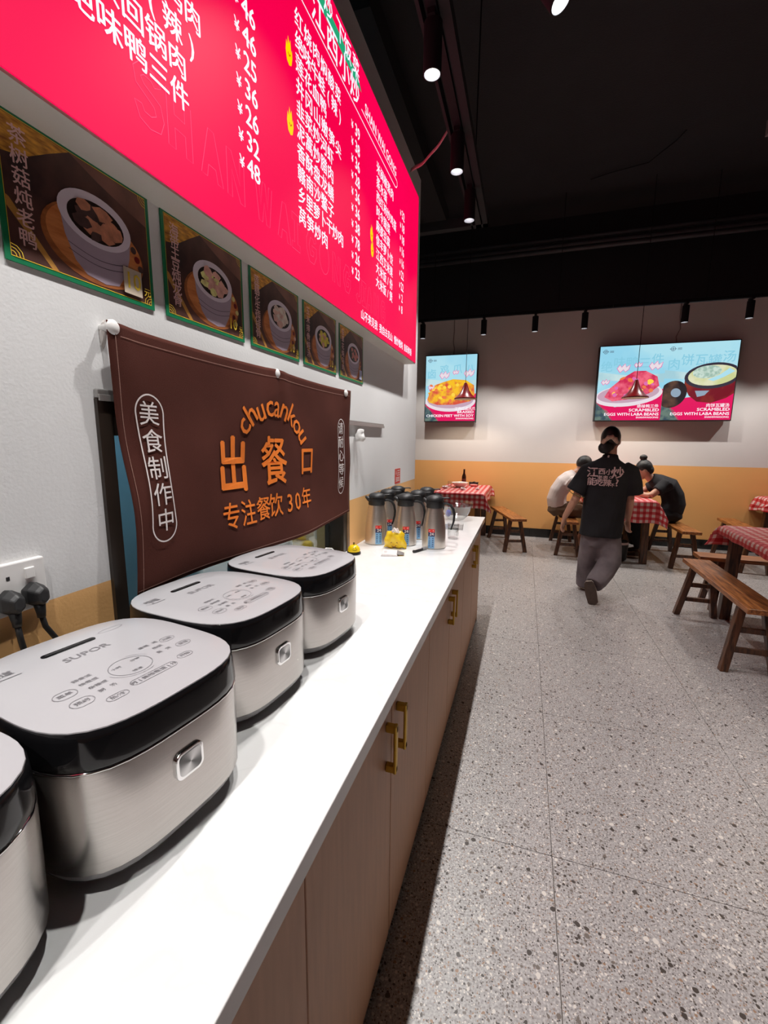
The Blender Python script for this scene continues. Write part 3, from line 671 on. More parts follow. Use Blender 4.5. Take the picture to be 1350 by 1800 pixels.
for i, (s, ca, cb, lb) in enumerate(pf):
    y0 = 0.592+0.3705*i; z0 = 1.764
    t = thing('soup_poster', lb, 'poster', (WX+0.001, y0, z0), 0, 'soup posters under the menu board')
    P = Face((0.003, 0, 0), (0, 1, 0), (0, 0, 1))
    g = Geo(); g.box(0.0, 0.003, 0, PW, 0, PH); g.build('sheet', M_border, t)
    e = 0.010
    P.poly(t, 'printed_background', M_pdark, [(e, e), (PW-e, e), (PW-e, PH-e), (e, PH-e)], 0.0003)
    g = Geo(); P.line(g, [(e, e), (PW-e, e), (PW-e, PH-e), (e, PH-e)], 0.0016, 0.00045, True)
    for cx, cy, sx, sy in ((e, e, 1, 1), (PW-e, PH-e, -1, -1), (PW-e, e, -1, 1)):
        for q in (0.008, 0.014, 0.02):
            P.line(g, [(cx+sx*q, cy), (cx+sx*q*0.9, cy+sy*q*0.5), (cx+sx*q*0.5, cy+sy*q*0.9), (cx, cy+sy*q)], 0.0013, 0.0016)
    g.build('printed_gold_corner', M_pprice, t)
    U = lambda a, b: (a*PW, b*PH)
    P.poly(t, 'printed_straw', M_pyel, [U(.035, .955), U(.42, .955), U(.30, .86), U(.16, .74), U(.035, .70)], 0.0005)
    P.poly(t, 'printed_cloth', mat('print_cloth', lin(128, 84, 72), 0.45, var=0.3, scale=10), [U(.42, .955), U(.965, .955), U(.965, .72), U(.8, .78), U(.6, .86)], 0.0005)
    P.poly(t, 'printed_chopstick', M_pstick, [U(.033, .43), U(.05, .42), U(.29, .04), U(.25, .04), U(.033, .36)], 0.0006)
    P.ell(t, 'printed_board', M_pwood, .56*PW, .34*PH, .355*PW, .29*PH, 0.0007)
    P.ell(t, 'printed_board_top', mat('print_wood_b', lin(198, 112, 56), 0.45, col2=lin(228, 148, 88), scale=14, stretch=(1, 1, 5)), .57*PW, .36*PH, .335*PW, .265*PH, 0.0009)
    P.poly(t, 'printed_bowl_side', M_pbowl2, [U(.325, .52), U(.345, .35), U(.40, .18), U(.47, .10), U(.60, .075), U(.70, .10), U(.765, .22), U(.80, .36), U(.818, .52)], 0.0011)
    g = Geo()
    for zz in (.30, .25): P.line(g, [(x*PW, (zz-0.05*math.sin((x-.36)/.42*PI))*PH) for x in [.36+.42*k/10 for k in range(11)]], 0.0012, 0.0013)
    g.build('printed_bowl_line', mat('print_bowl_line', lin(76, 64, 76), 0.4, var=0.05, scale=20), t)
    P.ell(t, 'printed_bowl_rim', M_pbowl, .568*PW, .545*PH, .255*PW, .20*PH, 0.0015)
    P.ell(t, 'printed_soup', M_psoup, .568*PW, .535*PH, .198*PW, .150*PH, 0.0017)
    rr = random.Random(i+3)
    ma = mat('print_food_a%d' % i, lin(*[min(255, int(c*1.4)) for c in ca]), 0.45, var=0.25, scale=50); mb = mat('print_food_b%d' % i, lin(*[min(255, int(c*1.4)) for c in cb]), 0.45, var=0.25, scale=50)
    for k in range(16):
        a, r_ = 2.4*k, 0.78*((k+0.5)/16)**0.5
        cx, cy = .568+.19*r_*math.cos(a), .535+.14*r_*math.sin(a); s0 = rr.uniform(.04, .07); an = rr.uniform(0, PI)
        pts = [(cx*PW+PW*s0*math.cos(an+2*PI*j/7)*rr.uniform(.6, 1.3), cy*PH+PW*s0*0.7*math.sin(an+2*PI*j/7)*rr.uniform(.6, 1.2)) for j in range(7)]
        P.poly(t, 'printed_food', ma if k % 3 else mb, pts, 0.0019+0.0001*k)
    for k in range(5):
        P.ell(t, 'printed_berry', M_pred if k % 2 else mb, (.84+.025*(k % 3))*PW, (.46-.07*k)*PH, .024*PW, .03*PH, 0.0012+0.0001*k, n=10)
    n = len(s)
    P.text(t, 'title_lettering', M_ptext, [(c, .125*PW, (.84-.66*k/(n-1))*PH, 0.033) for k, c in enumerate(s)], 0, 0, 0, 0.0012, 0.014)
    if i == 0:
        P.poly(t, 'price_patch', mat('price_patch', lin(206, 190, 170), 0.5, var=0.03, scale=20), [U(.735, .07), U(.885, .07), U(.885, .29), U(.735, .29)], 0.0036)
        P.text(t, 'price_lettering', M_pprice, '10', .81*PW, .18*PH, 0.050, 0.0040, 0.01, sx=0.9)
    elif i == 4:
        P.poly(t, 'price_patch', mat('price_patch_blue', lin(190, 196, 226), 0.5, var=0.03, scale=20), [U(.80, .08), U(.92, .08), U(.92, .27), U(.80, .27)], 0.0036)
    else:
        P.text(t, 'price_lettering', M_pprice, '10', .81*PW, .16*PH, 0.046, 0.0040, 0.01, sx=0.9)
    P.text(t, 'price_unit_lettering', M_pprice, '元', .93*PW, .13*PH, 0.02, 0.0040, 0.01)

# ------------------------------------------------------------------ brown cloth banner over the hatch
ban = thing('cloth_banner', 'brown cloth banner with orange lettering pinned over the serving hatch', 'banner', (WX, 1.49, 1.70))
BY0, BY1, BZ0, BZ1 = 0.757, 2.148, 1.066, 1.700
def bwarp(a, b, h=0.0):
    """cloth surface: a = along wall, b = height"""
    v = (BZ1-b)/(BZ1-BZ0); u = (a-BY0)/(BY1-BY0)
    x = WX+0.027 + 0.012*v
    x += 0.007*math.sin(u*9.0+v*2.2)*v + 0.004*math.sin(u*21.0-v*5)*v*(1-0.4*v) + 0.006*math.sin(u*5-v*7.0)*v
    for pu in (0.0, 0.5, 1.0):      # tension folds under the pins
        d = u-pu; x += 0.010*math.exp(-((abs(d)-0.10*v-0.015)/0.030)**2)*math.exp(-v*3.2)
    x += 0.0035*math.sin(u*14+v*11)*math.sin(PI*min(1, v*1.1)) + 0.003*math.sin(u*26-v*9+1)*v*(1-v)*2
    zz = b - 0.006*math.sin(PI*((u*2) % 1))*math.exp(-v*4) + 0.010*v*math.sin(u*6+1.0)
    yy = a + (0.024*v*math.sin(v*2.6+0.35) if u < 0.5 else -0.018*v*math.sin(v*3.4))*abs(2*u-1)**3 - 0.015*v*(u-0.5)
    return Vector((x+h, yy, zz)) - Vector(ban.location)
NX, NZ = 110, 60
g = Geo()
for j in range(NZ+1):
    for i in range(NX+1):
        g.v.append(bwarp(BY0+(BY1-BY0)*i/NX, BZ1-(BZ1-BZ0)*j/NZ))
for j in range(NZ):
    for i in range(NX):
        a = j*(NX+1)+i; g.f.append((a, a+NX+1, a+NX+2, a+1))
cl = g.build('cloth', M_cloth, ban, smooth=True)
sm = cl.modifiers.new('thick', 'SOLIDIFY'); sm.thickness = 0.002; sm.offset = -1
g = Geo(); BF = Face((0, 0, 0), (0, 1, 0), (0, 0, 1))
for off in (0.028,):
    N = 60
    P_ = [(BY0+off+(BY1-BY0-2*off)*k/N, BZ1-off) for k in range(N+1)]; BF.line(g, P_, 0.0016, 0.0015, warp=bwarp)
for a in (BY0+0.016, BY1-0.016):
    BF.line(g, [(a, BZ1-(BZ1-BZ0)*k/40) for k in range(41)], 0.0016, 0.0015, warp=bwarp)
BF.line(g, [(BY0+(BY1-BY0)*k/60, BZ0+0.012) for k in range(61)], 0.0016, 0.0015, warp=bwarp)
g.build('stitching', M_stitch, ban)
def bt(name, m, items, bold=0.01, sx=1.0, h=0.0026):
    return BF.text(ban, name, m, items, 0, 0, 0, h, bold, 'CENTER', sx, 0.0, bwarp)
for q in [('c', 1.228, 1.495, 0.115, 1.0), ('h', 1.270, 1.533, 0.115, 0.75), ('u', 1.326, 1.549, 0.115, 0.42), ('c', 1.380, 1.567, 0.115, 0.15),
   ('a', 1.432, 1.568, 0.115, -0.12), ('n', 1.486, 1.560, 0.115, -0.4), ('k', 1.540, 1.545, 0.115, -0.62), ('o', 1.585, 1.510, 0.115, -0.85), ('u', 1.622, 1.470, 0.115, -1.05)]: bt('pinyin_letter', M_orange_print, [q], 0.012)
for q in [('出', 1.170, 1.355, 0.190), ('餐', 1.410, 1.362, 0.186), ('口', 1.652, 1.362, 0.125)]: bt('large_letter', M_orange_print, [q], 0.024 if q[0] != '餐' else 0.016, 0.92)
for q in [('专', 1.135, 1.200, 0.092), ('注', 1.230, 1.200, 0.092), ('餐', 1.322, 1.204, 0.088), ('饮', 1.402, 1.208, 0.092), ('3', 1.498, 1.208, 0.098), ('0', 1.560, 1.208, 0.098), ('年', 1.641, 1.210, 0.092)]: bt('small_letter', M_orange_print, [q], 0.010)
for k, c in enumerate('美食制作中'): bt('side_letter', M_white_print, [(c, 0.847+0.002*k, 1.502-0.067*k, 0.062)], 0.004, 1.05)
for k, c in enumerate('请耐心等候'): bt('side_letter', M_white_print, [(c, 2.018, 1.503-0.067*k, 0.062)], 0.004, 1.05)
def pill(cx, top, bot, w):
    pts = []
    for k in range(17): a = PI*k/16; pts.append((cx+w/2*math.cos(a), top-w/2+w/2*math.sin(a)))
    for k in range(1, 24): s_ = k/24; pts.append((cx-w/2+0.008*math.sin(PI*s_), top-w/2+(bot+w/2-(top-w/2))*s_))
    for k in range(17): a = PI+PI*k/16; pts.append((cx+w/2*math.cos(a), bot+w/2+w/2*math.sin(a)))
    for k in range(1, 24): s_ = k/24; pts.append((cx+w/2-0.008*math.sin(PI*s_), bot+w/2+(top-w/2-(bot+w/2))*s_))
    return pts
for cx in (0.848, 2.018):
    g = Geo(); BF.line(g, pill(cx, 1.552, 1.184, 0.086), 0.0038, 0.0042, True, bwarp); g.build('pill_outline', M_white_print, ban)
for k, (y, z, lb) in enumerate(((0.772, 1.688, 'nearest'), (1.440, 1.686, 'middle'), (2.085, 1.682, 'farthest'))):
    g = Geo(); g.rings([[(WX+0.030+xx, y+r*math.cos(2*PI*j/20), z+r*math.sin(2*PI*j/20)) for j in range(20)] for xx, r in ((-0.029, 0.008), (-0.002, 0.008), (0.0, 0.0165), (0.006, 0.016), (0.010, 0.011), (0.0115, 0.003))])
    tag(g.build('wall_pin', M_white_plastic, smooth=True), 'round white pin holding the brown banner, %s of three' % lb, 'pin', 'white banner pins')
g = Geo(); g.rings([[(WX+0.002+xx*0.4, 0.772+r*math.cos(2*PI*j/8)*0.6, 1.67+0.035*xx*20+r*math.sin(2*PI*j/8)*2.2) for j in range(8)] for xx, r in ((0, 0.012), (0.015, 0.011), (0.03, 0.006))])
tag(g.build('tape', mat('clear_tape', lin(196, 190, 186), 0.2, var=0.05, scale=40)), 'crumpled clear tape at the top corner of the brown banner', 'tape')
g = Geo(); g.lathe([(0.022, -0.035), (0.03, -0.02), (0.028, 0.0), (0.018, 0.015), (0.02, 0.03), (0.008, 0.034)], 12, (WX+0.034, 2.285, 1.478))
for v in g.v: v.x += 0.006*math.sin(v.z*160); v.y += 0.006*math.cos(v.z*140+v.x*90)
tag(g.build('plastic_hook', M_white_plastic, smooth=True), 'crumpled white plastic clip on the wall beside the banner edge', 'clip')

# red sticker on the partition near the corner
t = thing('red_sticker', 'small red notice sticker on the partition above the jugs', 'sticker', (WX, 3.09, 1.13))
g = Geo(); g.box(0.0005, 0.002, 0, 0.142, 0, 0.112); g.build('sheet', mat('sticker_red', lin(206, 44, 42), 0.4, var=0.06, scale=20), t)
SF = Face((0.002, 0, 0), (0, 1, 0), (0, 0, 1)); g = Geo()
for zz, a, b in ((0.095, 0.06, 0.12), (0.078, 0.06, 0.12), (0.062, 0.05, 0.125), (0.02, 0.02, 0.12), (0.032, 0.02, 0.12), (0.044, 0.02, 0.12)):
    SF.line(g, [(a+(b-a)*k/5, zz+0.002*(k % 2)) for k in range(6)], 0.006)
SF.line(g, [(0.02, 0.07), (0.03, 0.1), (0.04, 0.07)], 0.008)
g.build('printed_notice', M_white_print, t)

# ------------------------------------------------------------------ socket and plugs
t = thing('wall_socket', 'white double wall socket with switch at the left edge', 'socket', (WX, 0.515, 1.17))
g = Geo(); g.prism(rrect(0, 0, 0.150, 0.098, 0.004, 3), 0, 0.012, Matrix(((0, 0, 1, 0.0), (1, 0, 0, 0), (0, 1, 0, 0), (0, 0, 0, 1)))); g.build('plate', M_white_plastic, t, bevel=0.003)
for yy in (0.045, -0.032):
    g = Geo(); g.box(0.011, 0.0155, yy-0.009, yy+0.009, 0.012, 0.034); g.build('switch', M_white_plastic, t, bevel=0.002)
g = Geo()
for yy in (0.008, -0.06):
    g.box(0.0118, 0.0124, yy-0.003, yy+0.003, 0.018, 0.025)
g.build('pin_hole', M_matte_black, t)
def plug(y, z, path, lb):
    t = thing('power_plug', lb, 'plug', (WX+0.0122, y, z))
    g = Geo(); g.rings([[(xx, w*math.cos(2*PI*(j+.5)/6), h*math.sin(2*PI*(j+.5)/6)) for j in range(6)] for xx, w, h in ((0.0, 0.0195, 0.024), (0.018, 0.0195, 0.026), (0.032, 0.015, 0.02), (0.040, 0.010, 0.014))])
    g.build('plug_body', M_matte_black, t, bevel=0.003)
    g = Geo(); g.tube([(0.022, 0, -0.018), (0.024, 0, -0.034), (0.024, 0, -0.044)], [0.010, 0.008, 0.007], 10); g.build('strain_relief', M_matte_black, t, smooth=True)
    g = Geo(); g.tube([(0.024, 0, -0.040)]+path, 0.0052, 8); g.build('cable', M_matte_black, t, smooth=True)
plug(0.557, 1.152, [(0.025, 0.004, -0.065), (0.03, 0.02, -0.10), (0.035, 0.05, -0.145), (0.04, 0.09, -0.195), (0.045, 0.13, -0.245), (0.05, 0.16, -0.268)], 'black plug with a curved cable in the right half of the socket')
plug(0.514, 1.150, [(0.025, 0.002, -0.07), (0.03, 0.006, -0.12), (0.034, 0.012, -0.17), (0.038, 0.02, -0.22), (0.042, 0.03, -0.262)], 'black plug with a straight cable at the left edge')

# ------------------------------------------------------------------ rice cookers
CA, CB, CN = 0.175, 0.155, 3.4
def sup(s, z, n=56, da=0.0):
    out = []
    for j in range(n):
        t_ = 2*PI*j/n; c, q = math.cos(t_), math.sin(t_)
        r = (abs(c/(CA*s+da))**CN+abs(q/(CB*s+da))**CN)**(-1/CN)
        out.append((r*c, r*q, z))
    return out
def make_cooker():
    t = thing('rice_cooker', 'x', 'rice cooker')
    g = Geo(); g.rings([sup(s, z) for s, z in ((0.66, 0.004), (0.74, 0.005), (0.86, 0.009), (0.945, 0.016), (0.975, 0.024), (0.985, 0.032))]); g.build('base', M_base_grey, t, auto=50)
    g = Geo(); g.rings([sup(s, z) for s, z in ((0.985, 0.0315), (1.0, 0.034), (1.008, 0.11), (1.012, 0.176), (1.010, 0.181), (0.99, 0.182))]); g.build('steel_body', M_steel, t, auto=40)
    g = Geo(); g.rings([sup(s, z) for s, z in ((1.006, 0.1805), (1.014, 0.182), (1.014, 0.1838), (1.004, 0.185))]); g.build('trim_ring', M_chrome, t, smooth=True)
    g = Geo(); g.rings([sup(s, z) for s, z in ((0.985, 0.184), (1.008, 0.186), (1.015, 0.190), (1.014, 0.2), (1.004, 0.225), (0.996, 0.235), (0.985, 0.2375))]); g.build('lid_band', M_gloss_black, t, auto=40)
    g = Geo(); g.rings([sup(s, z) for s, z in ((0.97, 0.236), (0.985, 0.2375), (0.983, 0.2390), (0.972, 0.2398), (0.7, 0.2404), (0.3, 0.2406), (0.02, 0.2406))]); lid = g.build('lid_panel', M_lidgrey, t, auto=25)
    zt = 0.2408
    L_ = Face((0, 0, zt), (0, 1, 0), (-1, 0, 0))       # read from the front (+x) side: right = +y, up = -x
    g = Geo(); g.prism(rrect(-0.004, 0.1055, 0.086, 0.013, 0.0062), 0, 0.0012, Matrix(((0, -1, 0, 0), (1, 0, 0, 0), (0, 0, 1, zt-0.0005), (0, 0, 0, 1))))
    v = g.build('steam_vent', M_gloss_black, t)
    g = Geo(); g.prism(rrect(-0.004, 0.1055, 0.074, 0.006, 0.003), 0, 0.0006, Matrix(((0, -1, 0, 0), (1, 0, 0, 0), (0, 0, 1, zt+0.0007), (0, 0, 0, 1)))); g.build('vent_slot', M_matte_black, v)
    L_.text(t, 'maker_lettering', M_print_grey, 'SUPOR', 0.0, 0.060, 0.0225, 0.0002, 0.015, sx=1.05)
    g = Geo(); W_ = 0.0009
    ring = lambda cx, cy, a, b, n=36: [(cx+a*math.cos(2*PI*k/n), cy+b*math.sin(2*PI*k/n)) for k in range(n)]
    L_.line(g, ring(0.007, -0.045, 0.031, 0.031), W_*1.2, 0.0002, True)
    for a0, a1 in ((0.3, 1.2), (3.3, 5.2)):
        L_.line(g, [(0.007+0.037*math.cos(a0+(a1-a0)*k/12), -0.045+0.037*math.sin(a0+(a1-a0)*k/12)) for k in range(13)], W_*0.7, 0.0002)
    L_.line(g, rrect(0.010, -0.099, 0.076, 0.017, 0.0085), W_, 0.0002, True)
    for cx, cy, w, h in ((-0.088, -0.043, 0.030, 0.024), (-0.086, -0.081, 0.030, 0.024), (-0.054, -0.109, 0.030, 0.015), (0.097, -0.012, 0.026, 0.017), (0.100, -0.051, 0.026, 0.017), (0.072, -0.090, 0.026, 0.016)):
        L_.line(g, rrect(cx, cy, w, h, h*0.49), W_, 0.0002, True)
    L_.line(g, ring(0.075, 0.119, 0.022, 0.007), W_*0.7, 0.0002, True)
    L_.line(g, [(-0.118, 0.080), (-0.085, 0.080)], 0.0022, 0.0002)
    L_.line(g, [(-0.12+0.012*math.cos(a), 0.094+0.012*math.sin(a)) for a in [-2.4+0.35*k for k in range(8)]], W_, 0.0002)
    tag(g.build('panel_outlines', M_print_grey, t), kind='stuff')
    T_ = [('味', -0.115, 0.096, 0.018), ('道', -0.098, 0.096, 0.018), ('菜单', -0.088, -0.043, 0.010), ('预约', -0.086, -0.081, 0.010), ('热/冷', -0.054, -0.109, 0.009), ('功能', 0.097, -0.012, 0.009), ('保温', 0.100, -0.051, 0.009),
          ('开始', 0.072, -0.090, 0.009), ('时 | 美味煮饭 | 分', 0.010, -0.099, 0.010), ('精煮饭', -0.052, -0.018, 0.009), ('快煮饭', -0.052, -0.036, 0.009), ('杂粮饭', -0.050, -0.056, 0.009), ('粥   汤', -0.048, -0.076, 0.009),
          ('蛋糕   炖', 0.064, -0.006, 0.009), ('热饭', 0.068, -0.026, 0.009), ('蒸   煲', 0.066, -0.046, 0.009), ('小时', -0.010, -0.035, 0.008), ('分钟', 0.022, -0.033, 0.008), ('标准', 0.005, -0.066, 0.008)]
    tag(L_.text(t, 'panel_lettering', M_print_grey, T_, 0, 0, 0, 0.0002, 0.004), kind='stuff')
    # front button
    fx = CA*1.010
    def fm(dx): return Matrix(((0, 0, 1, dx), (1, 0, 0, 0), (0, 1, 0, 0.126), (0, 0, 0, 1)))
    g = Geo(); g.prism(rrect(0.0, 0, 0.048, 0.044, 0.011), 0, 0.0055, fm(fx-0.001)); bt_ = g.build('button_ring', M_chrome, t, bevel=0.0018)
    g = Geo(); g.prism(rrect(0.0, 0, 0.038, 0.034, 0.008), 0, 0.0012, fm(fx+0.0042)); g.build('button_face', radial_sheen_steel(), bt_, bevel=0.0004, seg=1)
    g = Geo()
    for x, y in ((0.09, 0.075), (0.09, -0.075), (-0.09, 0.075), (-0.09, -0.075)): g = Geo(); g.lathe([(0.012, 0), (0.013, 0.006)], 12, (x, y, 0)); g.build('foot', M_matte_black, t)
    return t
def radial_sheen_steel():  # light and dark sheen wedges of spun metal painted into the base colour
    m = bpy.data.materials.new('radial_sheen_steel'); m.use_nodes = True; nt = m.node_tree; b = nt.nodes['Principled BSDF']; L = nt.links.new
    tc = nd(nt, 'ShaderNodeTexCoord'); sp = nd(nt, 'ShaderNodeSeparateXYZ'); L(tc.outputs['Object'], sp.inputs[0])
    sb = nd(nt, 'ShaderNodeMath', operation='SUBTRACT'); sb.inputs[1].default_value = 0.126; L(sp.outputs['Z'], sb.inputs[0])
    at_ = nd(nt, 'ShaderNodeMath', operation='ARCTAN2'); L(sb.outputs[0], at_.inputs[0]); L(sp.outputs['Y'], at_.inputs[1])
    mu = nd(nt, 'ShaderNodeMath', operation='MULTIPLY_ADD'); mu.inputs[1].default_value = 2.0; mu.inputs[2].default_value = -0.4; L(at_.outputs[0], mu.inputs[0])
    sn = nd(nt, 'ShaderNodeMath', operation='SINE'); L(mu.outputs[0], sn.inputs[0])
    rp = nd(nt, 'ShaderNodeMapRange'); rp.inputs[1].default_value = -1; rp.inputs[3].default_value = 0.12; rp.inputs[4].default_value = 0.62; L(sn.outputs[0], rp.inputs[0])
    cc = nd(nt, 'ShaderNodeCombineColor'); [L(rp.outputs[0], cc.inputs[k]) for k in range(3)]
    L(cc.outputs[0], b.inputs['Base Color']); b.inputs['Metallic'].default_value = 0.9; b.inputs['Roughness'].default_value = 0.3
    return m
ck = make_cooker()
cks = [(-0.6265, 0.494, -0.155, 'steel rice cooker in front of the socket, second from the viewer, whole lid in view'),
       (-0.667, 0.821, -0.10, 'steel rice cooker in front of the banner, third from the viewer'),
       (-0.657, 1.147, -0.133, 'steel rice cooker farthest along the row, next to the yellow bell'),
       (-0.655, 0.170, -0.02, 'steel rice cooker cut off by the bottom left corner of the picture')]
for i, (x, y, r, lb) in enumerate(cks):
    o = ck if i == 0 else copy_tree(ck)
    o.location = (x, y, 0.85); o.rotation_euler = (0, 0, r); tag(o, lb, 'rice cooker', 'rice cookers on the worktop')

# ------------------------------------------------------------------ steel jugs
def make_jug():
    t = thing('thermos_jug', 'x', 'jug')
    prof = [(0.060, 0.0), (0.066, 0.003), (0.067, 0.012), (0.0665, 0.06), (0.064, 0.11), (0.058, 0.16), (0.050, 0.205), (0.046, 0.228)]
    g = Geo(); g.lathe(prof, 40, (0, 0, 0.0)); g.build('steel_body', M_jugsteel, t, auto=45)
    g = Geo(); g.lathe([(0.046, 0.2285), (0.0485, 0.232), (0.0465, 0.262), (0.045, 0.268)], 36); g.build('collar', M_matte_black, t, auto=45)
    g = Geo(); g.lathe([(0.045, 0.2685), (0.049, 0.272), (0.049, 0.279), (0.040, 0.292), (0.022, 0.299), (0.002, 0.301)], 36); lid = g.build('lid', M_matte_black, t, auto=45)
    g = Geo(); g.tube([(0.030, 0, 0.284), (0.056, 0, 0.286), (0.076, 0, 0.287), (0.088, 0, 0.284)], [(0.016, 0.005), (0.012, 0.004), (0.011, 0.004), (0.008, 0.003)], 10, wide=(0, 1, 0)); g.build('lever', M_matte_black, lid, smooth=True)
    g = Geo(); g.tube([(-0.036, 0, 0.258), (-0.052, 0, 0.268), (-0.066, 0, 0.279)], [(0.022, 0.016), (0.016, 0.012), (0.009, 0.006)], 12, wide=(0, 1, 0)); g.build('spout', M_matte_black, t, smooth=True)
    path = [(0.040, 0, 0.252), (0.066, 0, 0.256), (0.090, 0, 0.246), (0.106, 0, 0.222), (0.112, 0, 0.19), (0.110, 0, 0.158), (0.102, 0, 0.128), (0.096, 0, 0.108)]
    g = Geo(); g.tube(path, [(0.011, 0.007), (0.011, 0.007), (0.011, 0.007), (0.011, 0.007), (0.011, 0.0065), (0.010, 0.006), (0.009, 0.005), (0.006, 0.004)], 12, wide=(0, 1, 0)); g.build('handle', M_matte_black, t, smooth=True)
    def rad(z):
        for (ra, za), (rb, zb) in zip(prof, prof[1:]):
            if za <= z <= zb: return ra+(rb-ra)*(z-za)/(zb-za)
    def patch(name, m, a0, a1, z0, z1, off, parent):
        g = Geo(); n = 8; k = 5
        for i in range(k+1):
            z = z0+(z1-z0)*i/k
            for j in range(n+1):
                a = math.radians(a0+(a1-a0)*j/n); r = rad(z)+off; g.v.append(Vector((r*math.cos(a), r*math.sin(a), z)))
        for i in range(k):
            for j in range(n): q = i*(n+1)+j; g.f.append((q, q+1, q+n+2, q+n+1))
        return g.build(name, m, parent, smooth=True)
    st = patch('label_sticker', mat('label_blue', lin(126, 176, 216), 0.4, var=0.05, scale=60), -108, -76, 0.006, 0.082, 0.0005, t)
    patch('label_navy', mat('label_navy', lin(44, 46, 88), 0.4, var=0.1, scale=60), -108, -76, 0.074, 0.100, 0.0007, st)
    patch('label_red', mat('label_red', lin(222, 52, 44), 0.4, var=0.05, scale=60), -108, -76, 0.098, 0.116, 0.0009, st)
    def warp(A, B, h): a = math.radians(-92)+A/0.066; r = rad(B)+h; return Vector((r*math.cos(a), r*math.sin(a), B))
    LF = Face((0, 0, 0), (1, 0, 0), (0, 0, 1))
    LF.text(st, 'label_lettering', M_white_print, [('24', 0.002, 0.088, 0.024)], 0, 0, 0, 0.0016, 0.02, 'CENTER', 1.0, 0, warp)
    g = Geo()
    for k in range(5):
        for x in (-0.009, 0.009): LF.line(g, [(x-0.004, 0.02+0.011*k), (x+0.004, 0.021+0.011*k)], 0.005, 0.0014, warp=warp)
    g.build('label_lines', mat('label_print', lin(60, 84, 130), 0.4, var=0.05, scale=60), st)
    g = Geo(); LF.line(g, [(-0.012, 0.107), (0.012, 0.107)], 0.006, 0.0014, warp=warp); g.build('label_mark', M_white_print, st)
    return t
jg = make_jug()
jugs = [(-0.466, 2.405, 0.0, 'steel jug with black top in front, beside the drinking glass'), (-0.640, 2.42, 0.35, 'steel jug with black top behind the yellow snack bag'),
        (-0.808, 2.39, 0.55, 'steel jug with black top nearest the bell and the wall'), (-0.615, 2.615, 0.3, 'steel jug behind the one with the snack bag, middle of its file'),
        (-0.805, 2.60, 0.5, 'steel jug against the wall, middle of three in a file'), (-0.60, 2.815, 0.2, 'steel jug at the back of the middle file'), (-0.80, 2.81, 0.3, 'steel jug at the back of the file along the wall')]
for i, (x, y, r, lb) in enumerate(jugs):
    o = jg if i == 0 else copy_tree(jg)
    o.location = (x, y, 0.85); o.rotation_euler = (0, 0, r); tag(o, lb, 'jug', 'steel jugs on the worktop')

# ------------------------------------------------------------------ small things on the counter
t = thing('service_bell', 'yellow smiling service bell on a black base', 'bell', (-0.838, 2.105, 0.85))
g = Geo(); g.lathe([(0.036, 0), (0.038, 0.004), (0.036, 0.012), (0.028, 0.016)], 28); g.build('base', M_gloss_black, t, auto=45)
g = Geo(); g.lathe([(0.033, 0.016), (0.0335, 0.022), (0.030, 0.036), (0.020, 0.047), (0.008, 0.051)], 28); g.build('dome', mat('bell_yellow', lin(232, 196, 22), 0.25, var=0.03, scale=20), t, auto=60)
g = Geo(); g.lathe([(0.005, 0.051), (0.004, 0.057), (0.006, 0.060), (0.003, 0.063)], 14); g.build('plunger', mat('dull_brass', lin(120, 100, 50), 0.35, 0.8, var=0.05, scale=20), t, smooth=True)
g = Geo()
for k in range(9):
    pass
def bellp(a, z, h=0.0008):
    pr = [(0.0335, 0.022), (0.030, 0.036), (0.020, 0.047)]
    r = pr[0][0]
    for (ra, za), (rb, zb) in zip(pr, pr[1:]):
        if za <= z <= zb: r = ra+(rb-ra)*(z-za)/(zb-za)
    return Vector(((r+h)*math.cos(a), (r+h)*math.sin(a), z))
BL = Face((0, 0, 0), (1, 0, 0), (0, 0, 1)); a0 = math.radians(-62)
BL.line(g, [(-0.45+0.9*k/8, 0.026+0.006*(((k-4)/4.0)**2)) for k in range(9)], 0.0022, 0.0008, warp=lambda A, B, h: bellp(a0+A, max(0.022, B), h))
for s_ in (-0.22, 0.22): BL.line(g, [(s_, 0.035), (s_, 0.041)], 0.09, 0.0010, warp=lambda A, B, h: bellp(a0+A, B, h))
g.build('printed_smile', M_matte_black, t)
# snack bag
t = thing('snack_bag', 'crumpled yellow snack bag in front of the steel jugs', 'bag', (-0.665, 2.30, 0.85), 0.1)
rr = random.Random(5)
def pillow(w, h, d, nx=14, nz=10):
    g = Geo()
    for side in (1, -1):
        k = len(g.v)
        for j in range(nz+1):
            for i in range(nx+1):
                u, v = i/nx, j/nz; e = (math.sin(PI*u)*math.sin(PI*v))**0.5
                x = (u-0.5)*w*(1-0.25*v)+0.004*math.sin(v*9+u*5); z = v*h*(0.86+0.14*math.sin(PI*u))+0.003*math.sin(u*17)
                g.v.append(Vector((x, side*(d*e+0.0006)+0.008*e*math.sin(u*11+v*7)*(1 if side > 0 else .6)-0.012*v, z+0.002)))
        for j in range(nz):
            for i in range(nx):
                q = k+j*(nx+1)+i; f = (q, q+1, q+nx+2, q+nx+1); g.f.append(f if side < 0 else f[::-1])
    return g
pillow(0.135, 0.105, 0.030).build('bag', mat('bag_yellow', lin(236, 188, 20), 0.25, col2=lin(246, 214, 60), scale=40), t, smooth=True)
g = pillow(0.045, 0.034, 0.012); [setattr(v, 'z', v.z+0.086) or setattr(v, 'y', v.y-0.016) or setattr(v, 'x', v.x+0.004) for v in g.v]
g.build('bag_top', mat('bag_white', lin(232, 220, 214), 0.3, var=0.04, scale=60), t, smooth=True)
g = Geo(); PF = Face((0, -0.046, 0), (1, 0, 0), (0, 0, 1))
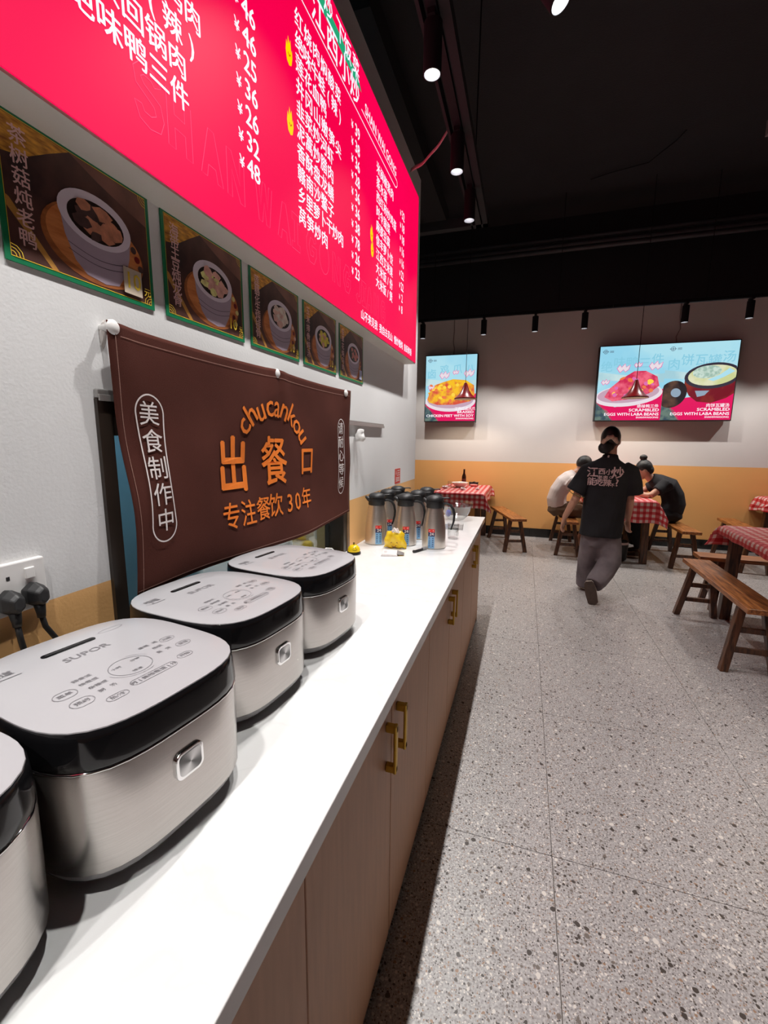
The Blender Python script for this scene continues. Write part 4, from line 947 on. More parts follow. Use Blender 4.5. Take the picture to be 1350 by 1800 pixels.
PF.line(g, [(-0.012, 0.024), (-0.004, 0.018), (0.006, 0.020), (0.013, 0.027)], 0.004, 0.0); PF.line(g, [(-0.018, 0.04), (-0.012, 0.044)], 0.004, 0.0); PF.line(g, [(0.014, 0.044), (0.022, 0.042)], 0.004, 0.0)
g.build('printed_face', mat('bag_print', lin(120, 60, 20), 0.4, var=0.1, scale=60), t)
t = thing('paper_packet', 'torn white paper packet lying in front of the snack bag', 'packet', (-0.650, 2.145, 0.85), 0.3)
g = Geo(); g.add([(-0.048, -0.028, 0.001), (0.042, -0.03, 0.001), (0.05, 0.03, 0.001), (-0.04, 0.034, 0.001), (-0.042, -0.024, 0.013), (0.036, -0.026, 0.010), (0.04, 0.026, 0.022), (-0.034, 0.028, 0.026)],
      [(0,3,2,1),(4,5,6,7),(0,1,5,4),(1,2,6,5),(2,3,7,6),(3,0,4,7)]); g.build('wrapper', M_white_print, t, bevel=0.002)
g = Geo(); g.add([(0.036, -0.024, 0.010), (0.075, -0.018, 0.004), (0.078, 0.018, 0.010), (0.04, 0.024, 0.021), (0.03, -0.024, 0.008), (0.03, 0.024, 0.019)], [(0, 1, 2, 3), (4, 5, 2, 1)]); g.build('torn_flap', mat('foil', lin(150, 146, 146), 0.3, 0.7, var=0.05, scale=40), t)
PK = Face((-0.03, -0.012, 0.0155), (1, 0, 0), (0, 1, 0.2)); g = Geo()
for k in range(4): PK.line(g, [(0, 0.006*k), (0.016, 0.006*k)], 0.0016, 0.003)
g.build('printed_lines', M_print_grey, t)
t = thing('marker_pen', 'black marker pen lying beside the front steel jug', 'pen', (-0.520, 2.275, 0.85), math.radians(65))
g = Geo(); g.tube([(-0.05, 0, 0.0085), (0.025, 0, 0.0085)], 0.008, 14); g.build('barrel', M_matte_black, t, smooth=False)
g = Geo(); g.tube([(0.0255, 0, 0.0085), (0.06, 0, 0.0085)], 0.0085, 14); g.build('cap', mat('pen_grey', lin(150, 150, 148), 0.4, var=0.05, scale=30), t)
g = Geo(); g.box(-0.045, 0.02, -0.004, 0.004, 0.0155, 0.0172); g.build('pen_stripe', M_white_print, t)
t = thing('drinking_glass', 'small patterned clear drinking glass behind the front jug', 'glass', (-0.395, 2.66, 0.85))
g = Geo(); g.lathe([(0.030, 0.001), (0.033, 0.004), (0.036, 0.095), (0.0345, 0.095), (0.031, 0.008), (0.002, 0.007)], 28); g.build('tumbler', M_glass, t, auto=50)
g = Geo(); GF = Face((0, 0, 0), (1, 0, 0), (0, 0, 1)); rr = random.Random(4)
for k in range(70):
    a, z = rr.uniform(0, 2*PI), rr.uniform(0.02, 0.075); r = 0.0345+0.003*z/0.095
    GF.line(g, [(a, z), (a+0.06, z+0.004*rr.uniform(-1, 1))], 0.002, 0.0, warp=lambda A, B, h: Vector(((r+0.0004)*math.cos(A), (r+0.0004)*math.sin(A), B)))
g.build('printed_pattern', mat('glass_print', lin(120, 130, 70), 0.5, var=0.2, scale=60), t)
t = thing('plastic_bowl', 'large clear plastic bowl at the far end of the worktop', 'bowl', (-0.475, 3.33, 0.85))
op = [(0.055, 0.001), (0.060, 0.004), (0.085, 0.03), (0.105, 0.07), (0.116, 0.112), (0.125, 0.116), (0.125, 0.136)]
g = Geo(); g.lathe(op+[(r-0.003, z) for r, z in op[::-1][:-1]]+[(0.052, 0.004)], 40); g.build('bowl', M_glass, t, auto=60)
g = Geo(); g.ball((-0.06, -0.01, 0.05), (0.022, 0.018, 0.028), 10, 8); g.build('blue_wrap', mat('blue_wrap', lin(50, 60, 180), 0.4, var=0.2, scale=50, bump=0.4), t, smooth=True)
# flat tray
t = thing('clear_tray', 'flat clear plastic tray on the worktop beside the bowl', 'tray', (-0.45, 3.02, 0.85), 0.1)
g = Geo(); g.box(-0.07, 0.07, -0.10, 0.10, 0.001, 0.004)
for a, b, c, d in ((-0.07, 0.07, -0.10, -0.096), (-0.07, 0.07, 0.096, 0.10), (-0.07, -0.066, -0.096, 0.096), (0.066, 0.07, -0.096, 0.096)): g.box(a, b, c, d, 0.004, 0.014)
g.build('tray', M_glass, t)
g = Geo(); pts = [(-0.775, 1.62, 0.853), (-0.79, 1.64, 0.90), (-0.80, 1.65, 0.96), (-0.80, 1.68, 0.985), (-0.79, 1.72, 0.975), (-0.785, 1.75, 0.95), (-0.79, 1.77, 0.91), (-0.80, 1.79, 0.853)]
g.tube(pts, [0.005, 0.004, 0.003, 0.0025, 0.0025, 0.0025, 0.0025, 0.0025], 8)
tag(g.build('charging_cable', M_white_plastic, smooth=True), 'white charging cable looped behind the farthest rice cooker', 'cable')

# ------------------------------------------------------------------ wall screens
TVY = 6.84
def stroke(FC, root, name, m, pts, w, h): g = Geo(); FC.line(g, pts, w, h); return rel(g.build(name, m, root), root)
G_sky = glow('screen_sky', lin(150, 214, 238), 0.95, lin(176, 226, 240), 1.4)
G_magenta = glow('screen_magenta', lin(224, 16, 92), 1.0)
G_plate = glow('screen_plate', lin(236, 224, 232), 0.95)
G_text = glow('screen_text', lin(250, 246, 252), 1.05)
G_outline = glow('screen_ghost', lin(140, 206, 228), 0.95)
G_pinkline = glow('screen_pink', lin(222, 110, 176), 1.0)
G_floorp = glow('screen_floor', lin(62, 84, 96), 0.9, lin(110, 130, 120), 14)
G_mark = glow('screen_mark', lin(80, 90, 110), 0.9)
G_yfood = glow('screen_food_yellow', lin(246, 190, 40), 1.0, lin(214, 82, 62), 9, 0.42, 0.62)
G_rfood = glow('screen_food_red', lin(240, 106, 130), 1.0, lin(206, 46, 86), 10, 0.4, 0.6)
G_yel = glow('screen_yellow', lin(252, 212, 70), 1.0); G_or = glow('screen_orange', lin(236, 120, 70), 1.0)
G_pot = glow('screen_pot', lin(122, 16, 34), 0.9, lin(150, 60, 40), 5, 0.45, 0.7); G_potr = glow('screen_pot_rim', lin(58, 52, 66), 0.9); G_soup = glow('screen_soup', lin(206, 212, 150), 0.95, lin(226, 226, 190), 6)
G_lid = glow('screen_lid', lin(40, 30, 36), 0.9, lin(120, 84, 66), 4, 0.5, 0.75); G_noodle = glow('screen_noodle', lin(206, 226, 214), 0.95, lin(160, 190, 176), 24)
def screen(x0, x1, z0, z1, label, panels):
    t = thing('wall_screen', label, 'screen', ((x0+x1)/2, YB, z0))
    g = Geo(); g.box(x0, x1, TVY+0.002, YB-0.03, z0, z1); rel(g.build('casing', M_matte_black, t, bevel=0.004), t)
    g = Geo(); g.box((x0+x1)/2-0.2, (x0+x1)/2+0.2, YB-0.03, YB, z0+0.2, z1-0.2); rel(g.build('wall_mount', M_blackmetal, t), t)
    S = Face((x0, TVY+0.002, z0), (1, 0, 0), (0, 0, 1)); b_ = 0.012
    n = len(panels); w = (x1-x0-2*b_)/n; H = z1-z0-2*b_
    for k, kind in enumerate(panels):
        X = lambda u: b_+w*(k+u)
        Z = lambda v: b_+H*v
        Q = lambda u, v: (X(u), Z(v))
        cl = lambda a: min(1.0, max(0.0, a))
        po = lambda name, m, pts, h: rel(S.poly(t, name, m, [Q(cl(p[0]), cl(p[1])) for p in pts], h), t)
        def el(name, m, u, v, ru, rv, h, rot=0, nn=32):
            pts = []
            for q in range(nn):
                a = 2*PI*q/nn; x, y = ru*w*math.cos(a), rv*H*math.sin(a)
                pts.append((cl(u+(x*math.cos(rot)-y*math.sin(rot))/w), cl(v+(x*math.sin(rot)+y*math.cos(rot))/H)))
            return po(name, m, pts, h)
        po('screen_image', G_sky, [(0, 0), (1, 0), (1, 1), (0, 1)], 0.0004)
        po('image_cloud', glow('screen_cloud', lin(206, 234, 236), 0.9, lin(170, 214, 226), 3), [(0, .55), (1, .5), (1, .62), (0.5, .6), (0, .66)], 0.0006)
        po('image_floor', G_floorp, [(0, 0), (.28, 0), (.2, .12), (0, .26)], 0.0008)
        if kind == 2: po('image_red_table', G_magenta, [(.26, 0), (1, 0), (1, .36), (.0, .26), (.1, .18)], 0.0008)
        else: po('image_red_table', G_magenta, [(.26, 0), (1, 0), (1, .42), (.6, .24), (.3, .18), (.05, .25), (0, .27), (0, .24), (.12, .15)], 0.0008)
        rr = random.Random(k+10*kind)
        if kind == 0:      # braised dish
            el('image_plate', G_plate, .50, .30, .50, .155, 0.0012); el('image_plate_inner', glow('screen_plate_shadow', lin(206, 170, 190), 0.9), .50, .32, .46, .125, 0.0014)
            po('image_dish', G_yfood, [(.04, .34), (.10, .48), (.2, .56), (.36, .60), (.55, .64), (.8, .62), (.96, .54), (.98, .40), (.9, .3), (.6, .25), (.25, .25), (.08, .29)], 0.0018)
            for q in range(34): el('image_piece', (G_yel, G_or, G_yfood)[q % 3], rr.uniform(.1, .9), rr.uniform(.30, .56), rr.uniform(.03, .055), rr.uniform(.015, .03), 0.0022+0.00004*q, rr.uniform(-.6, .6), 9)
        elif kind == 1:    # spicy scramble
            el('image_plate', G_plate, .48, .34, .52, .15, 0.0012, 0.10); el('image_plate_inner', glow('screen_plate_shadow', lin(206, 170, 190), 0.9), .48, .36, .47, .12, 0.0014, 0.1)
            po('image_dish', G_rfood, [(.12, .32), (.2, .44), (.36, .56), (.55, .66), (.72, .66), (.9, .58), (.94, .46), (.8, .36), (.55, .29), (.25, .26)], 0.0018)
            for q in range(30): el('image_piece', (G_rfood, G_pinkline, G_or, G_yel)[q % 4], rr.uniform(.22, .86), rr.uniform(.32, .58), rr.uniform(.025, .05), rr.uniform(.015, .028), 0.0022+0.00004*q, rr.uniform(-.6, .6), 9)
        else:              # lidded pot
            po('image_pot', G_pot, [(.30, .56), (.30, .44), (.38, .32), (.5, .24), (.7, .22), (.9, .28), (1.0, .34), (1.0, .56)], 0.0012)
            el('image_pot_rim', G_potr, .68, .57, .39, .165, 0.0016, 0.08); el('image_soup', G_soup, .68, .575, .34, .13, 0.0018, 0.08)
            el('image_noodles', G_noodle, .60, .62, .20, .08, 0.0020, 0.1); po('image_spoon', G_sky, [(.62, .52), (.78, .58), (.9, .66), (.98, .62), (.84, .55), (.7, .50)], 0.0022)
            el('image_lid', G_lid, .14, .34, .23, .16, 0.0024, 0.95); el('image_lid_shine', glow('screen_shine', lin(150, 170, 190), 0.9), .19, .36, .07, .06, 0.0026, 0.9)
            po('image_pot_shine', glow('screen_shine', lin(150, 170, 190), 0.9), [(.46, .38), (.66, .38), (.6, .32), (.5, .30)], 0.0016)
        pk = lambda u, v, s0: [(u+s0*x, v+s0*0.8*y) for x, y in ((-.5, 0), (-.3, .3), (-.15, .1), (.1, .4), (.2, .1), (.5, .3), (.4, -.1), (.15, -.3), (0, -.1), (-.25, -.35))]
        if kind != 2:
            for u, v, s0 in ((.12, .52, .13), (.38, .70, .2), (.86, .72, .2), (.6, .74, .12)):
                po('image_flying_piece', G_plate, pk(u, v, s0), 0.0028); g = Geo(); S.line(g, [Q(*p) for p in pk(u, v, s0)], 0.009, 0.0031, True); rel(g.build('image_piece_outline', G_pinkline, t), t)
        dish = ('卤鸡爪八', '绝味鸭三件', '肉饼瓦罐汤')[kind]
        rel(S.text(t, 'ghost_lettering', G_outline, [(c, X(.12+.76*i/(len(dish)-1)), Z(.72+.085*i/(len(dish)-1)+.03*math.sin(i*1.5)), 0.15*w/0.79) for i, c in enumerate(dish)], 0, 0, 0, 0.0010, 0.01), t)
        rel(S.text(t, 'dish_lettering', G_text, ('江西红卤凤爪', '绝味鸭三件', '肉饼瓦罐汤')[kind], X(.80), Z(.185), 0.052, 0.0034, 0.01), t)
        ln = (('BRAISED', 'CHICKEN FEET WITH SOY'), ('SCRAMBLED', 'EGGS WITH LABA BEANS'), ('SCRAMBLED', 'EGGS WITH LABA BEANS'))[kind]
        def S2(body, v, size, sx):
            end = X(.975)
            for wd in body.split(' ')[::-1]:
                rel(S.text(t, 'english_word', G_text, wd, end, Z(v), size, 0.0034, 0.02, 'RIGHT', sx), t)
                vs = text_data(wd, 0.02, 'RIGHT')[0]; end += (min(q[0] for q in vs)-0.28)*size*sx
        S2(ln[0], .135, 0.053, 1.25); S2(ln[1], .080, 0.053, 1.18 if kind == 0 else 1.13)
        rel(S.text(t, 'house_lettering', G_text, 'SHANWAIGONG', X(.975), Z(.036), 0.032, 0.0034, 0.02, 'RIGHT', 1.1), t)
        g = Geo(); S.line(g, [(X(.085)+0.026*math.cos(2*PI*q/16), Z(.93)+0.026*math.sin(2*PI*q/16)) for q in range(16)], 0.005, 0.0012, True)
        S.line(g, [(X(.085)-0.04, Z(.93)), (X(.085)+0.04, Z(.93))], 0.006, 0.0012); S.line(g, [(X(.085), Z(.93)-0.02), (X(.085), Z(.93)+0.02)], 0.006, 0.0012)
        S.line(g, [(X(.15), Z(.935)), (X(.21), Z(.935))], 0.007, 0.0012); S.line(g, [(X(.15), Z(.92)), (X(.21), Z(.92))], 0.005, 0.0012)
        rel(g.build('image_logo', G_mark, t), t)
    return t
screen(-1.535, -0.740, 1.745, 2.742, 'single lit screen showing a yellow braised dish on the back wall', [0])
screen(0.897, 2.520, 1.745, 2.752, 'wide double lit screen showing a spicy dish and a lidded pot', [1, 2])
for x, dx, lb in ((-1.13, 0.01, 'thin cable running up from the single screen'), (1.85, -0.02, 'thin cable running up from the double screen')):
    g = Geo(); g.tube([(x, YB-0.006, 2.74), (x+dx, YB-0.006, 2.85), (x-dx, YB-0.006, 2.95), (x, YB-0.006, 3.1), (x, YB-0.006, 3.27)], 0.006, 8)
    tag(g.build('screen_cable', mat('wall_cable', lin(150, 136, 128), 0.6, var=0.05, scale=20), smooth=True), lb, 'cable')

# ------------------------------------------------------------------ tables, cloths, benches
def table(x0, x1, y0, y1, top, label, rz=0.0):
    cx, cy = (x0+x1)/2, (y0+y1)/2; w, l = x1-x0, y1-y0
    t = thing('dining_table', label, 'table', (cx, cy, 0), rz, 'wooden tables under red gingham cloths')
    g = Geo(); g.box(-w/2, w/2, -l/2, l/2, top-0.035, top); g.build('table_top', M_wood_dark, t, bevel=0.004)
    for sx in (-1, 1):
        for sy in (-1, 1):
            g = Geo(); a = (sx*(w/2-0.07), sy*(l/2-0.09), top-0.036); b = (sx*(w/2-0.055), sy*(l/2-0.075), 0.0)
            g.bar(a, b, 0.075, 0.075); g.build('leg', M_wood_dark, t, bevel=0.004)
    for sx in (-1, 1):
        g = Geo(); g.box(sx*(w/2-0.07)-0.012, sx*(w/2-0.07)+0.012, -l/2+0.13, l/2-0.13, top-0.115, top-0.037); g.build('apron', M_wood_dark, t)
    for sy in (-1, 1):
        g = Geo(); g.box(-w/2+0.11, w/2-0.11, sy*(l/2-0.09)-0.012, sy*(l/2-0.09)+0.012, top-0.115, top-0.037); g.build('apron', M_wood_dark, t)
    return t
def tablecloth(x0, x1, y0, y1, top, hang, label, rz=0.0, seed=1, bunch=None, droop=None):
    """hang = (left, right, near, far) overhangs"""
    cx, cy = (x0+x1)/2, (y0+y1)/2; w, l = x1-x0+0.012, y1-y0+0.012; rr = random.Random(seed)
    g = Geo(); hl, hr, hn, hf = hang; R = 0.018
    nx = int((w+hl+hr)/0.016); ny = int((l+hn+hf)/0.016); ph = [rr.uniform(0, 6) for _ in range(8)]
    for j in range(ny+1):
        for i in range(nx+1):
            s = -w/2-hl+(w+hl+hr)*i/nx; q = -l/2-hn+(l+hn+hf)*j/ny
            ex = max(0, abs(s)-w/2); ey = max(0, abs(q)-l/2)
            px = max(-w/2, min(w/2, s)); py = max(-l/2, min(l/2, q)); d = max(ex, ey)+0.28*min(ex, ey)
            if droop: d *= droop(s, q)
            z = top+0.003+0.0015*math.sin(s*31+ph[0])*math.sin(q*27+ph[1])
            sx_, sy_ = (1 if s > 0 else -1), (1 if q > 0 else -1)
            if d > 0:
                z = top+0.003-d
                if ex > 0: px += sx_*(R*min(1, d/R)+ d*(0.10+0.10*math.sin(q*24+ph[2]))*(0.6+0.4*math.sin(q*11+ph[3]))+min(ex, ey)*0.55)
                if ey > 0: py += sy_*(R*min(1, d/R)+ d*(0.10+0.10*math.sin(s*24+ph[4]))*(0.6+0.4*math.sin(s*11+ph[5]))+min(ex, ey)*0.55)
            if bunch:
                px, py, z = bunch(s, q, px, py, z, d)
            g.v.append(Vector((px, py, z-top))); g.uv.append((s+3, q+3))
    for j in range(ny):
        for i in range(nx):
            a = j*(nx+1)+i; g.f.append((a, a+1, a+nx+2, a+nx+1))
    o = g.build('tablecloth', M_gingham, None, smooth=True, loc=(cx, cy, top)); o.rotation_euler = (0, 0, rz)
    sm = o.modifiers.new('thick', 'SOLIDIFY'); sm.thickness = 0.0016; sm.offset = 1
    return tag(o, label, 'tablecloth', 'red gingham tablecloths')
def bench(cx, cy, L, rz, h, label, wood_m=None):
    t = thing('wooden_bench', label, 'bench', (cx, cy, 0), rz, 'dark wooden benches beside the tables')
    W_ = 0.20; th = 0.034
    g = Geo(); g.box(-W_/2, W_/2, -L/2, L/2, h-th, h); g.build('seat', wood_m or M_wood_top, t, bevel=0.004)
    for sy in (-1, 1):
        yt = sy*(L/2-0.17); yb = sy*(L/2-0.12); tops = []
        for sx in (-1, 1):
            a = Vector((sx*0.062, yt, h-th-0.001)); b = Vector((sx*0.136, yb, 0.0))
            g = Geo(); g.bar(a, b, 0.046, 0.050); 
            for v in g.v:
                if v.z < 0.02: v.z = 0.0
                elif v.z > h-th-0.03: v.z = h-th-0.001
            g.build('leg', M_wood_dark, t, bevel=0.004)
        for f in (0.36, 0.66):
            x = 0.062+(0.136-0.062)*f-0.015; y = yt+(yb-yt)*f; z = (h-th)*(1-f)
            g = Geo(); g.box(-x, x, y-0.013, y+0.013, z-0.017, z+0.017); g.build('stretcher', M_wood_dark, t, bevel=0.002)
    return t
TT = 0.775
table(-1.13, -0.49, 5.80, 6.90, TT, 'wooden table at the back left, behind the far end of the counter')
tablecloth(-1.13, -0.49, 5.80, 6.90, TT, (0.17, 0.16, 0.20, 0.06), 'red gingham cloth on the back left table with the beer bottle', seed=2)
table(0.83, 1.50, 5.78, 6.90, TT, 'wooden table where two diners sit facing each other')
tablecloth(0.83, 1.50, 5.78, 6.90, TT, (0.16, 0.16, 0.26, 0.06), 'red gingham cloth on the table between the two diners', seed=5)
table(1.59, 2.34, 3.02, 4.24, TT, 'wooden table at the right edge in front of the diners', -0.045)
tablecloth(1.59, 2.34, 3.02, 4.24, TT, (0.075, 0.12, 0.12, 0.17), 'red gingham cloth on the near table at the right edge', -0.045, 9)
table(2.98, 3.75, 6.02, 6.90, TT, 'wooden table by the back wall at the right edge')
def bunchD(s, q, px, py, z, d):
    if d > 0:
        k = min(1, d/0.12); px += (-0.03 if s < 0 else 0.0)*k+0.02*math.sin(q*40)*k; z += 0.04*k*math.sin(s*22+q*9)*0.5; py += -0.02*k*math.sin(s*38)
    else: z += 0.006*max(0, math.sin(s*26+q*18))
    return px, py, z
tablecloth(2.98, 3.75, 6.02, 6.90, TT, (0.18, 0.15, 0.17, 0.06), 'bunched red gingham cloth on the table at the back right', 0, 12, bunchD)
BH = 0.468
bench(-0.185, 6.315, 1.12, math.atan2(0.345, 1.08), BH, 'wooden bench angled beside the back left table')
bench(0.585, 6.36, 1.12, 0.02, BH, 'wooden bench under the diner in white')
bench(1.835, 6.20, 1.16, 0.02, BH, 'wooden bench under the diner in black')
bench(1.450, 3.665, 1.24, -0.02, BH, 'large wooden bench nearest the viewer at the right edge')
bench(2.06, 4.475, 1.06, PI/2-0.03, BH, 'wooden bench across the far end of the near right table')
bench(2.58, 6.27, 1.20, -0.07, BH, 'wooden bench beside the back right table')

# ------------------------------------------------------------------ things on the tables
z = TT+0.0055
t = thing('beer_bottle', 'dark brown beer bottle on the back left table', 'bottle', (-0.862, 6.72, z))
g = Geo(); g.lathe([(0.030, 0), (0.033, 0.004), (0.033, 0.13), (0.030, 0.15), (0.016, 0.185), (0.0135, 0.235), (0.015, 0.238), (0.015, 0.248), (0.012, 0.25)], 24); g.build('glass', mat('brown_glass', lin(44, 18, 10), 0.1, var=0.1, scale=10, coat=0.3), t, auto=50)
g = Geo(); g.lathe([(0.0334, 0.045), (0.0334, 0.105)], 24, cap0=False, cap1=False); g.build('label', mat('bottle_label', lin(96, 40, 30), 0.5, var=0.2, scale=40), t, smooth=True)
t = thing('food_bowl', 'wide white bowl of leftover food on the back left table', 'bowl', (-0.88, 6.42, z))
g = Geo(); op = [(0.055, 0), (0.06, 0.01), (0.10, 0.045), (0.125, 0.072)]; g.lathe(op+[(r-0.005, zz+0.002) for r, zz in op[::-1]], 32); g.build('bowl', mat('white_china', lin(232, 222, 212), 0.2, var=0.03, scale=10), t, auto=60)
g = Geo(); g.lathe([(0.112, 0.060), (0.06, 0.066), (0.001, 0.068)], 24, cap0=False); g.build('food', mat('leftovers', lin(120, 84, 50), 0.6, col2=lin(190, 150, 100), scale=60, bump=0.5), t, smooth=True)
t = thing('small_dish', 'small white dish with red sauce behind the food bowl', 'dish', (-0.70, 6.62, z))
g = Geo(); op = [(0.03, 0), (0.05, 0.012), (0.058, 0.03)]; g.lathe(op+[(r-0.004, zz+0.002) for r, zz in op[::-1]], 24); g.build('dish', mat('pink_china', lin(226, 150, 140), 0.25, var=0.05, scale=10), t, auto=60)
t = thing('condiment_box', 'small black condiment box by the back wall', 'box', (-0.715, 6.76, z))
g = Geo(); g.prism([(-0.06, 0), (0.06, 0), (0.068, 0.055), (0.03, 0.05), (0.0, 0.062), (-0.03, 0.05), (-0.068, 0.055)], -0.045, 0.045, Matrix(((1, 0, 0, 0), (0, 0, -1, 0), (0, 1, 0, 0), (0, 0, 0, 1)))); g.build('box', M_matte_black, t)
t = thing('water_glass', 'small clear water glass at the left of the food bowl', 'glass', (-1.03, 6.42, z))
g = Geo(); g.lathe([(0.022, 0.001), (0.026, 0.004), (0.030, 0.085), (0.028, 0.085), (0.024, 0.008), (0.002, 0.007)], 20); g.build('tumbler', M_glass, t, auto=50)
def tissue(x, y, s0, lb, seed):
    rr = random.Random(seed); g = Geo(); g.ball((0, 0, s0*0.4), (s0, s0*0.8, s0*0.42), 12, 8)
    for v in g.v:
        k = 0.75+0.5*rr.random(); v.x *= k; v.y *= k; v.z = max(0.0005, v.z*k)
    o = g.build('crumpled_tissue', M_white_print, None, loc=(x, y, z)); tag(o, lb, 'tissue', 'crumpled tissues on the back left table')
tissue(-1.06, 6.22, 0.045, 'crumpled tissue at the left of the back left table', 3); tissue(-0.79, 6.08, 0.04, 'crumpled tissue in front of the food bowl', 4); tissue(-0.60, 6.20, 0.03, 'small crumpled tissue near the right edge of the cloth', 6)
t = thing('plastic_tray', 'clear tray lying on the bunched cloth at the right edge', 'tray', (3.28, 6.45, z+0.006))
g = Geo(); g.box(-0.14, 0.14, -0.10, 0.10, 0.0, 0.004)
for a, b, c, d in ((-0.14, 0.14, -0.10, -0.095), (-0.14, 0.14, 0.095, 0.10), (-0.14, -0.135, -0.095, 0.095), (0.135, 0.14, -0.095, 0.095)): g.box(a, b, c, d, 0.004, 0.05)
g.build('tray', mat('frosted_tray', lin(222, 206, 204), 0.3, var=0.04, scale=20), t)
g = Geo(); pts = [(1.98+0.07*math.cos(a)*(1+0.3*math.sin(2*a)), 4.11+0.05*math.sin(a), z+0.006+0.004*math.sin(3*a)) for a in [2*PI*k/18 for k in range(19)]]
g.tube(pts, 0.006, 8); tag(g.build('blue_cord', mat('blue_cord', lin(60, 80, 170), 0.5, var=0.1, scale=30), smooth=True), 'loop of blue cord on the near right table', 'cord')
t = thing('serving_dish', 'white dish on the table in front of the diner in black', 'dish', (1.16, 6.02, z))
g = Geo(); op = [(0.07, 0), (0.10, 0.012), (0.125, 0.03)]; g.lathe(op+[(r-0.005, zz+0.002) for r, zz in op[::-1]], 28); g.build('dish', MATS['white_china'], t, auto=60)

# ------------------------------------------------------------------ people
def hand(g, wrist, d, side, curl=0.5, s0=1.0):
    """palm and five fingers from the wrist along d; side = thumb direction"""
    w = Vector(wrist); d = Vector(d).normalized(); sd = Vector(side); sd = (sd-d*sd.dot(d)).normalized(); n = d.cross(sd)
    g.tube([w-d*0.02, w+d*0.02, w+d*0.055, w+d*0.085], [(0.022*s0, 0.018*s0), (0.032*s0, 0.016*s0), (0.040*s0, 0.016*s0), (0.036*s0, 0.013*s0)], 10, wide=sd)
    for k, ln in enumerate((0.066, 0.074, 0.070, 0.055)):
        b = w+d*0.082+sd*(0.027-0.018*k)*s0
        d2 = (d*math.cos(curl)+n*math.sin(curl)); d3 = (d*math.cos(curl*2.2)+n*math.sin(curl*2.2))
        g.tube([b, b+d*ln*0.35, b+d*ln*0.35+d2*ln*0.35, b+d*ln*0.35+d2*ln*0.35+d3*ln*0.3], [0.0095*s0, 0.0095*s0, 0.009*s0, 0.0075*s0], 8)
    b = w+d*0.03+sd*0.03*s0; td = (d*0.75+sd*0.6+n*0.25).normalized()
    g.tube([b, b+td*0.035, b+td*0.035+(d+n*0.3).normalized()*0.03], [0.012*s0, 0.0105*s0, 0.008*s0], 8)
def lerp(a, b, t): return Vector(a)*(1-t)+Vector(b)*t
# --- waitress walking away
P1 = Vector((0.72, 4.45, 0))
wt = thing('person', 'person in a black lettered shirt and grey jeans walking away down the aisle', 'person', P1)
def LP(*pts): return [Vector(p)-P1 for p in pts]
g = Geo()
hc = Vector((0.745, 4.475, 1.475))-P1
g.ball(hc, (0.074, 0.092, 0.108), 20, 14)
g.ball(hc+Vector((0.012, 0.05, -0.055)), (0.052, 0.05, 0.06), 14, 10)              # jaw
g.tube(LP((0.755, 4.44, 1.22), (0.755, 4.445, 1.30), (0.75, 4.46, 1.40)), [0.06, 0.05, 0.05], 14)
g.tube([hc+Vector((0.03, 0.088, 0.0)), hc+Vector((0.034, 0.112, -0.02))], [0.010, 0.013], 8)   # nose
for s_ in (-1, 1): g.ball(hc+Vector((s_*0.076, 0.005, -0.015)), (0.010, 0.020, 0.030), 10, 8)   # ears
g.tube(LP((0.735, 4.45, 0.62), (0.735, 4.45, 0.95), (0.74, 4.45, 1.18), (0.745, 4.45, 1.26)), [(0.14, 0.09), (0.13, 0.085), (0.16, 0.085), (0.10, 0.06)], 16, wide=(1, 0, 0))
g.tube(LP((0.585, 4.45, 1.22), (0.53, 4.44, 1.08), (0.485, 4.425, 0.93)), [0.05, 0.043, 0.037], 12)
g.tube(LP((0.485, 4.425, 0.93), (0.45, 4.435, 0.85), (0.40, 4.455, 0.735)), [0.038, 0.035, 0.025], 12)
g.tube(LP((0.905, 4.45, 1.22), (0.935, 4.45, 1.07), (0.945, 4.46, 0.93)), [0.05, 0.043, 0.037], 12)
g.tube(LP((0.945, 4.46, 0.93), (0.95, 4.48, 0.85), (0.955, 4.515, 0.745)), [0.038, 0.035, 0.025], 12)
hand(g, LP((0.40, 4.455, 0.735))[0], (-0.12, 0.10, -1), (0.5, 1, 0), 0.35)
hand(g, LP((0.955, 4.515, 0.745))[0], (0.12, 0.12, -1), (-0.5, 1, 0), 0.55)
for pth in (((0.655, 4.46, 0.62), (0.65, 4.53, 0.36), (0.655, 4.60, 0.09)), ((0.79, 4.45, 0.62), (0.812, 4.41, 0.36), (0.66, 4.225, 0.19))):
    g.tube(LP(*pth), [0.075, 0.055, 0.04], 12)
blob('body', g, M_skin, wt, 0.008, 3)
g = Geo()      # hair cap, swept back
g.ball(hc+Vector((-0.006, -0.020, 0.022)), (0.083, 0.096, 0.104), 20, 14); g.ball(hc+Vector((-0.02, -0.075, -0.055)), (0.045, 0.04, 0.045), 14, 10)
g.ball(hc+Vector((-0.058, -0.095, -0.07)), (0.058, 0.045, 0.055), 16, 12); g.tube([hc+Vector((-0.03, -0.07, -0.09)), hc+Vector((-0.05, -0.08, -0.125))], [0.03, 0.015], 10)
blob('hair', g, M_hair, wt, 0.008, 3)
g = Geo()
pts = [hc+Vector((-0.085+0.125*k/9, -0.135+0.02*abs(k-4.5)/4.5, -0.040+0.062*math.sin(PI*(k+0.3)/9.6)+0.006*(k % 2))) for k in range(10)]
g.tube(pts, [0.014, 0.020, 0.016, 0.022, 0.017, 0.023, 0.017, 0.022, 0.016, 0.012], 10)
g.build('hair_scrunchie', mat('scrunchie', lin(206, 178, 156), 0.8, var=0.25, scale=80), wt, smooth=True)
g = Geo()      # shirt
W3 = (1, 0, 0)
